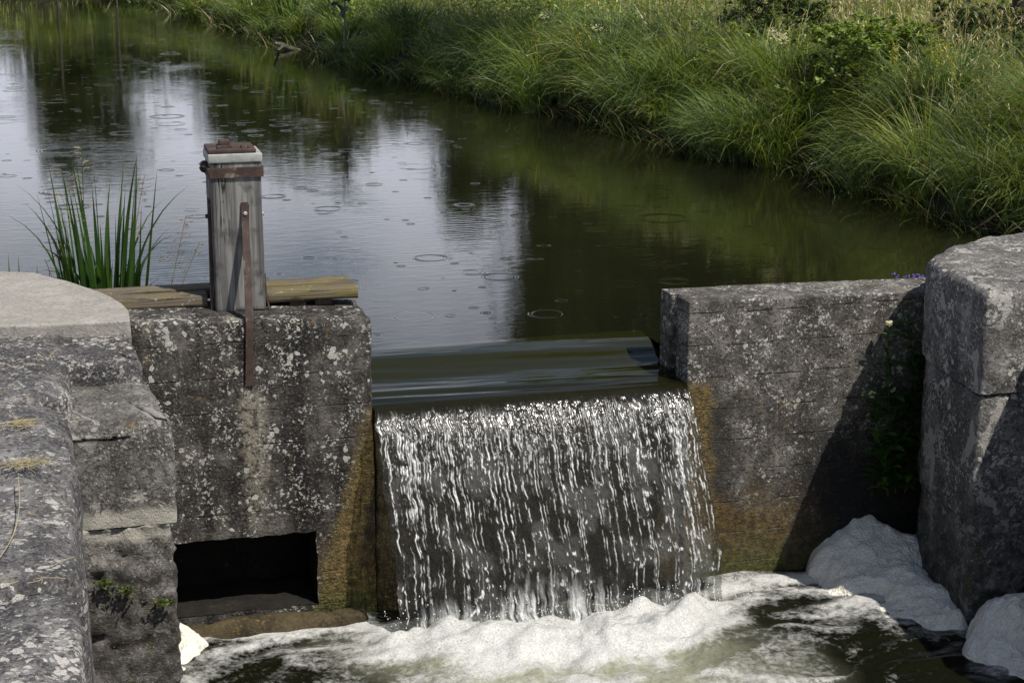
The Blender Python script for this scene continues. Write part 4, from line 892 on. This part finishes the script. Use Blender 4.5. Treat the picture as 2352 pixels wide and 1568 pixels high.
# ---- small purple flowers behind the right wall
t = thing('purple_flower_plant', 'small purple flowers peeping over the back of the concrete wall', 'flowers', tuple(atZ(2090, 650, .03)))
c0 = np.array(t.location); b = Blades(); fl = MB()
for k in range(26):
    p = atY(2045 + RNG.uniform(0, 75), 640 + RNG.uniform(-8, 12) - (4 if k % 4 == 0 else 0), .30 + RNG.uniform(-.03, .05)); 
    b.add(np.array([[p[0] + RNG.normal(0, .01), p[1], -.05]]), np.array([RNG.uniform(0, 6)]), np.array([p[2] + .05]), np.array([.002]), np.array([0.]), np.array([.05]), seg=3)
    if k < 17:
        for e in range(4): d = RNG.normal(0, .0035, 3); fl.rbox(p + d - .003, p + d + .003, .0015)
b.mb.build('foliage', [M['herb']], t); fl.build('flower_head', M['fl_purple'], t)

# ---- straw and tufts on the left abutment
def straw(label, px, py, n, spread, L):
    c = atZ(px, py, .125); t = MB()
    for k in range(n):
        p = c + np.array([RNG.normal(0, spread), RNG.normal(0, spread * .7), RNG.uniform(.0, .014)]); a = RNG.normal(.3, 1.3); l = L * RNG.uniform(.4, 1.2); d = np.array([cos(a), sin(a), 0]); nrm = np.array([-d[1], d[0], 0])
        s = np.linspace(-.5, .5, 7)[:, None]; t.tube(p + d * l * s + nrm * l * .25 * s ** 2 * RNG.choice([-1, 1]) + np.array([0, 0, .006]) * RNG.normal(0, 1) * s, .0009, 4)
    for i in range(len(t.V)): t.V[i] = t.V[i] - c
    o = link('straw_wisp', t.mesh('straw_wisp'), M['g_straw']); o.location = c; return tag(o, label, 'straw', 'wisps of dry straw on the coping')
straw('loose wisp of dry straw on the coping below the step corner', 55, 978, 40, .026, .07)
straw('larger tangled wisp of dry straw, the nearer one on the coping', 62, 1070, 60, .032, .08)
straw('few scattered straw stems along the step below the pale slab', 90, 830, 9, .06, .06)
straw('sparse flattened straw on the coping near the bottom left corner', 60, 1330, 8, .07, .07)
mb = MB(); P = np.array([atZ(42, 1095, .135), atZ(46, 1160, .14), atZ(36, 1215, .135), atZ(20, 1250, .13), atZ(-4, 1285, .125)]); k = np.linspace(0, 4, 24); Q = np.stack([np.interp(k, range(5), P[:, j]) for j in range(3)], -1)
for _ in range(4): Q[1:-1] = .25 * Q[:-2] + .5 * Q[1:-1] + .25 * Q[2:]
c = Q.mean(0); mb.tube(Q - c, .0013, 5); o = link('dry_straw', mb.mesh('dry_straw'), M['g_straw']); o.location = c; tag(o, 'single long bent stalk of straw lying down the coping edge', 'straw')
def tuft(label, px, py, n, r):
    c = atY(px, py, -1.02); b = Blades(); P = np.tile(c, (n, 1)) + RNG.normal(0, 1, (n, 3)) * np.array([r, .008, r * .45])
    b.add(P - c, pi + RNG.normal(0, 1.2, n), RNG.uniform(.010, .024, n), RNG.uniform(.005, .010, n), RNG.uniform(.3, 1.4, n), RNG.uniform(1., 2.4, n), seg=2, belly=1., mi=pick(n, [.6, .4]))
    o = link('moss_tuft', b.mb.mesh('moss_tuft'), [M['g_mid'], M['reed_d']]); o.location = c; tag(o, label, 'moss', 'green tufts on the abutment face')
tuft('green tuft under the pale mortar band, left one on the abutment face', 240, 1342, 70, .016); tuft('green tuft in the middle of the abutment face below the mortar', 283, 1358, 80, .018); tuft('green tuft at the right corner of the abutment face', 375, 1385, 70, .016)

# ---- plants that stand out on the bank
def bank_pt(px, py, z): return atZ(px, py, z)
p = bank_pt(668, 85, -.15)
t = thing('iris_clump', 'upright bright green iris clump leaning over the far bank edge', 'plant', tuple(p)); b = Blades(); n = 60
a = RNG.uniform(0, 2 * pi, n); b.add(np.stack([p[0] + .22 * np.sin(a) * RNG.random(n), p[1] + .3 * np.cos(a) * RNG.random(n), np.full(n, p[2])], -1), np.where(RNG.random(n) < .7, -pi / 2 + RNG.normal(0, .4, n), a), RNG.uniform(.55, 1.0, n), RNG.uniform(.022, .036, n), RNG.uniform(.02, .25, n), RNG.uniform(.2, .85, n), seg=5, pw=1.5, mi=pick(n, [.5, .35, .15])); b.mb.build('foliage', [M['reed'], M['reed_d'], M['g_yel']], t)
p = atZ(655, 112, WZ); t = MB(); q_ = np.array([atZ(632, 100, WZ + .08), atZ(650, 106, WZ + .05), atZ(668, 112, WZ + .02), atZ(690, 115, WZ)]); t.tube(q_ - p, [.02, .035, .03, .012], 7); t.tube(np.array([q_[1], atZ(640, 116, WZ + .02), atZ(628, 113, WZ + .1)]) - p, [.02, .015, .008], 6)
o = link('driftwood', t.mesh('driftwood'), M['log']); o.location = p; tag(o, 'bleached driftwood branch lying at the water edge below the iris clump', 'driftwood')
p = atZ(790, 90, .15); t = thing('thistle', 'dark grey-green thistle with drooping jagged leaves on the bank', 'plant', tuple(p)); b = Blades(); n = 34
zz = RNG.uniform(.1, .85, n); MB().tube(p + np.array([[0, 0, -.1], [.02, 0, .4], [.0, 0, .9]]), [.010, .008, .005], 6).build('stem', M['thistle'], t)
b.add(np.stack([p[0] + RNG.normal(0, .03, n), p[1] + RNG.normal(0, .03, n), p[2] + zz], -1), RNG.uniform(0, 2 * pi, n), RNG.uniform(.22, .42, n), RNG.uniform(.05, .10, n), RNG.uniform(.5, 1.1, n), RNG.uniform(1.8, 2.7, n), seg=6, belly=1.); b.mb.build('foliage', [M['thistle']], t)

def flower(name, label, cat, group, P, h, col, style, sz):
    """one flowering stem; returns the empty"""
    t = thing(name, label, cat, P, group); P = np.array(P)
    MB().tube(P + np.array([[0, 0, 0], [.01, 0, h * .5], [.0, .01, h]]), .003, 4).build('stem', M['g_mid'], t); mb = Blades()
    n = 40 if style == 'umbel' else 24
    if style == 'umbel': pt = P + np.stack([RNG.normal(0, sz, n), RNG.normal(0, sz, n), h + RNG.uniform(-.02, .03, n)], -1)
    else: f = RNG.uniform(0, 1, n); pt = P + np.stack([RNG.normal(0, .012, n), RNG.normal(0, .012, n), h - sz * 4 * f], -1)
    mb.add(pt, RNG.uniform(0, 6.3, n), RNG.uniform(.014, .028, n), RNG.uniform(.010, .018, n), RNG.uniform(.6, 1.5, n), RNG.uniform(1., 2., n), seg=2, belly=1.)
    mb.mb.build('flower_head', M[col], t); return t
def scatter(protos, spots, labels):
    for k, ((px, py), lab) in enumerate(zip(spots, labels)):
        for zt in (.55, .7):
            pass
        d = ray_dir(px, py); t_ = np.linspace(8, 40, 1200); Q = CAM + d * t_[:, None]; gz = ground_z(Q[:, 0], Q[:, 1]) + .52
        hit = np.argmax(Q[:, 2] < gz); q_ = Q[hit]; base = (q_[0], q_[1], q_[2] - .56)
        src = protos
        if k == 0: o = src; o.location = base
        else:
            o = src.copy(); S.collection.objects.link(o); o.location = base
            for ch in list(src.children):
                c = ch.copy(); S.collection.objects.link(c); c.parent = o
        o.rotation_euler = (0, 0, RNG.uniform(0, 6)); o['label'] = lab
f0 = flower('meadowsweet', 'x', 'flower', 'cream meadow flowers', (0, 0, 0), .64, 'fl_cream', 'umbel', .034)
sp_ = [(1790, 112), (1776, 100), (1795, 122), (1105, 12), (1118, 20), (1545, 5), (1500, 8), (1580, 12), (1600, 3), (1370, 88), (1245, 58), (1700, 14), (1095, 4)]
scatter(f0, sp_, ['cream flower head, largest of the pair above the big sedge mounds', 'cream flower head just left of the largest one above the sedge mounds', 'low cream flower head directly under the largest one', 'cream flower head near the top edge, right of the thistle', 'lower cream flower head of the pair right of the thistle', 'white flower head at the top edge in the middle of the meadow', 'white flower head left of the middle cluster at the top edge', 'white flower head right in the middle cluster near the top edge', 'topmost white flower head of the middle cluster', 'lone pale flower head in the green grass mid bank', 'small pale flower head above the overhanging bank grass', 'white flower head among pale seed stalks near the top edge', 'topmost cream flower head right of the thistle'])
f1 = flower('yellow_flower', 'x', 'flower', 'yellow meadow flowers', (0, 0, 0), .64, 'fl_yellow', 'spike', .05)
sp_ = [(1300, 72), (1285, 84), (1340, 62), (1352, 70), (1240, 88), (1330, 78), (2140, 102), (2150, 120), (2170, 108), (2050, 118), (2062, 128), (2185, 128), (2095, 160), (1320, 60)]
scatter(f1, sp_, ['yellow flower spike %s' % s for s in ('in mid bank, centre of the left patch', 'mid bank, just below the left patch centre', 'right end of the left yellow patch, upper', 'right end of the left yellow patch, lower', 'leftmost of all the yellow ones', 'inside the left patch near its right end', 'in the right meadow, upper left of its patch', 'in the right meadow, centre of its patch', 'in the right meadow, beside the patch centre', 'between the sedge mounds and the right patch', 'right below the lone one between sedge and patch', 'rightmost of all the yellow ones', 'lowest in the right meadow', 'topmost of the left yellow patch')])
f2 = flower('purple_flower_spike', 'x', 'flower', 'purple meadow flower spikes', (0, 0, 0), .64, 'fl_dpurple', 'spike', .045)
sp_ = [(1500, 88), (1530, 95), (1515, 75), (1555, 100), (1575, 92), (1600, 86), (1620, 98), (1850, 155), (1935, 158), (1660, 75), (1700, 60), (1480, 100), (1590, 108), (1440, 40), (1260, 48)]
scatter(f2, sp_, ['dark purple flower spike %s' % s for s in ('in the upper left of the purple patch', 'in the heart of the purple patch', 'topmost in the purple patch', 'low in the purple patch', 'right of the purple patch heart', 'upper right of the purple patch', 'right end of the purple patch', 'rising from the big sedge mound, left one', 'rising from the big sedge mound, right one', 'in the grass just right of the purple patch', 'highest one right of the purple patch', 'leftmost of the purple patch', 'lowest of the purple patch', 'alone near the top edge left of the patch', 'farthest left, alone above the bank grass')])

# ------------------------------------------------------------------ trees
def tree(name, label, x, y, H, r, crown_lo, m, nclump=260, leaf=.2, group=None, tr=.16, squash=1., seed=0):
    rg = np.random.default_rng(900 + seed); z = float(ground_z(x, y)); t = thing(name, label, 'tree', (x, y, z), group)
    mb = MB(); P = np.linspace(0, 1, 10)[:, None]; C_ = np.array([x, y, z - .2]) + np.array([rg.normal(0, .3), rg.normal(0, .3), H * .92]) * P + .12 * np.sin(P * 7 + seed) * np.array([1, .6, 0])
    mb.tube(C_, np.linspace(tr * 1.25, tr * .15, 10), 9); ends = []
    for k in range(12):
        f = rg.uniform(max(.2, crown_lo / H), .9); p0 = np.array([np.interp(f, P[:, 0], C_[:, j]) for j in range(3)]); a = rg.uniform(0, 2 * pi); l = r * rg.uniform(.5, .95) * (1.15 - .6 * f)
        p2 = p0 + l * np.array([sin(a), cos(a), rg.uniform(.2, .8)]); mb.tube([p0, (p0 + p2) / 2 + (0, 0, -.05 * l), p2], [tr * .4 * (1 - f * .6), tr * .22, tr * .08], 6, cap=False); ends.append(p2)
    mb.build('trunk', M['bark'], t)
    # leaf clumps on an uneven shell
    hc = (H - crown_lo) / 2; cz = z + crown_lo + hc; d = rg.normal(0, 1, (nclump, 3)); d /= np.linalg.norm(d, axis=1)[:, None]; d = np.sign(d) * np.abs(d) ** .72
    rad = (.35 + .65 * rg.uniform(0, 1, nclump) ** .5) * (1 + .35 * vnoise(d * 2.1 + seed, seed))
    C = np.array([x, y, cz]) + d * rad[:, None] * np.array([r, r * squash, hc]); C[:60 if len(ends) * 5 > 60 else len(ends) * 5] = np.repeat(np.array(ends), 5, 0)[:60] + rg.normal(0, .2, (len(ends) * 5, 3))[:60]
    k = 22; L = np.repeat(C, k, 0) + rg.normal(0, leaf * 1.5, (nclump * k, 3)) * r / 2.2; n = len(L)
    b = Blades(); b.add(L, rg.uniform(0, 6.3, n), leaf * rg.uniform(.7, 1.4, n), leaf * .6 * rg.uniform(.7, 1.3, n), rg.uniform(.3, 1.6, n), rg.uniform(1.2, 2.4, n), seg=2, belly=1., mi=rg.choice(2, n, p=[.75, .25])); b.mb.build('crown', [M[m], M['tree_b' if m == 'tree_a' else 'tree_a']], t); return t
def at_az(px, D): a = YAW + math.atan((px - 1176) / 4000); return CAM[0] + D * sin(a), CAM[1] + D * cos(a)
TG = 'trees beyond the end of the canal'
for i, (px, D, el, wpx, lo, m, lab) in enumerate((
    (195, 46, 8.6, 215, .5, 'tree_a', 'slim dark tree reflected at the far left of the canal'),
    (620, 44, 8.3, 270, .4, 'tree_a', 'dark tree reflected behind the timber post'),
    (775, 40, 8.2, 150, .4, 'tree_b', 'narrow olive tree reflected just right of the post'),
    (1110, 40, 10.2, 190, .5, 'tree_a', 'tree reflected where the bright streak ends in mid canal'),
    (1330, 36, 18, 270, .5, 'tree_a', 'tall dark tree reflected in the middle of the canal'),
    (1560, 31, 21, 380, .6, 'tree_b', 'broad olive tree reflected in front of the sedge mounds'),
    (1850, 28, 24, 420, .8, 'tree_a', 'tall dark tree reflected near the grey wall'),
    (2140, 27, 25, 420, .8, 'tree_b', 'broad olive tree reflected by the right pier'))):
    x, y = at_az(px, D); H = max(1., D * math.tan(R(el)) - 2.3); r = wpx / 4000 * D / 2
    tree('background_tree', lab, x, y, H, r, lo, m, nclump=int(300 + 60 * r * H / 6), leaf=.22 + .012 * H, group=TG, seed=i, tr=.05 + .018 * H)
for i, (px, D, el, wpx, lab) in enumerate(((90, 43, 4.2, 200, 'low bush on the far bank at the left edge'), (400, 42, 5.2, 330, 'low bush on the far bank between the two slim trees'), (560, 41, 6.0, 200, 'low bush on the far bank below the dark tree'), (930, 38, 7.0, 170, 'bush on the far bank below the bright sky gap'))):
    x, y = at_az(px, D); H = max(1., D * math.tan(R(el)) - 2.3); tree('background_bush', lab, x, y, H, wpx / 4000 * D / 2, .1, 'tree_a', nclump=330, leaf=.24, group='bushes on the far bank', seed=20 + i, tr=.06)
x, y = at_az(2331, 14.0); tree('meadow_tree', 'tree with bare dark trunk standing in the meadow at top right', x, y, 15, 1.7, 10., 'tree_a', nclump=240, leaf=.2, seed=40, tr=.072)
for i, (px, py, H, r, lab) in enumerate(((2010, 110, .95, .42, 'round green bush in the meadow left of the tree trunk'), (2235, 60, 1.0, .4, 'dark green bush in the meadow close to the tree trunk'), (1790, 40, 1.0, .5, 'dark bush at the top edge of the meadow'))):
    D = {2010: 12.5, 2235: 13.5, 1790: 14.5}[px]; q_ = (*at_az(px, D), 0); tree('meadow_bush', lab, q_[0], q_[1], H * .62, r, .05, 'g_mid' if i == 0 else 'tree_a', nclump=420, leaf=.04, group='bushes in the meadow', seed=60 + i, tr=.025)
for px, lab in ((133, 'thin dark pole on the far bank, left one'), (268, 'thin dark pole on the far bank, right one')):
    q_ = atZ(px, 3, WZ + .1); mb = MB().tube([(0, 0, -.4), (0, 0, 1.1), (0, 0, 1.2), (0, 0, 1.22)], [.02, .02, .018, .01], 8); o = link('pole', mb.mesh('pole'), M['bark']); o.location = q_; tag(o, lab, 'pole', 'poles on the far bank')

# ------------------------------------------------------------------ render settings that belong to the scene
S.cycles.max_bounces = 8; S.cycles.transparent_max_bounces = 12; S.cycles.diffuse_bounces = 3; S.cycles.glossy_bounces = 4
S.cycles.caustics_reflective = False; S.cycles.caustics_refractive = False; S.cycles.sample_clamp_indirect = 4
S.cycles.use_denoising = True
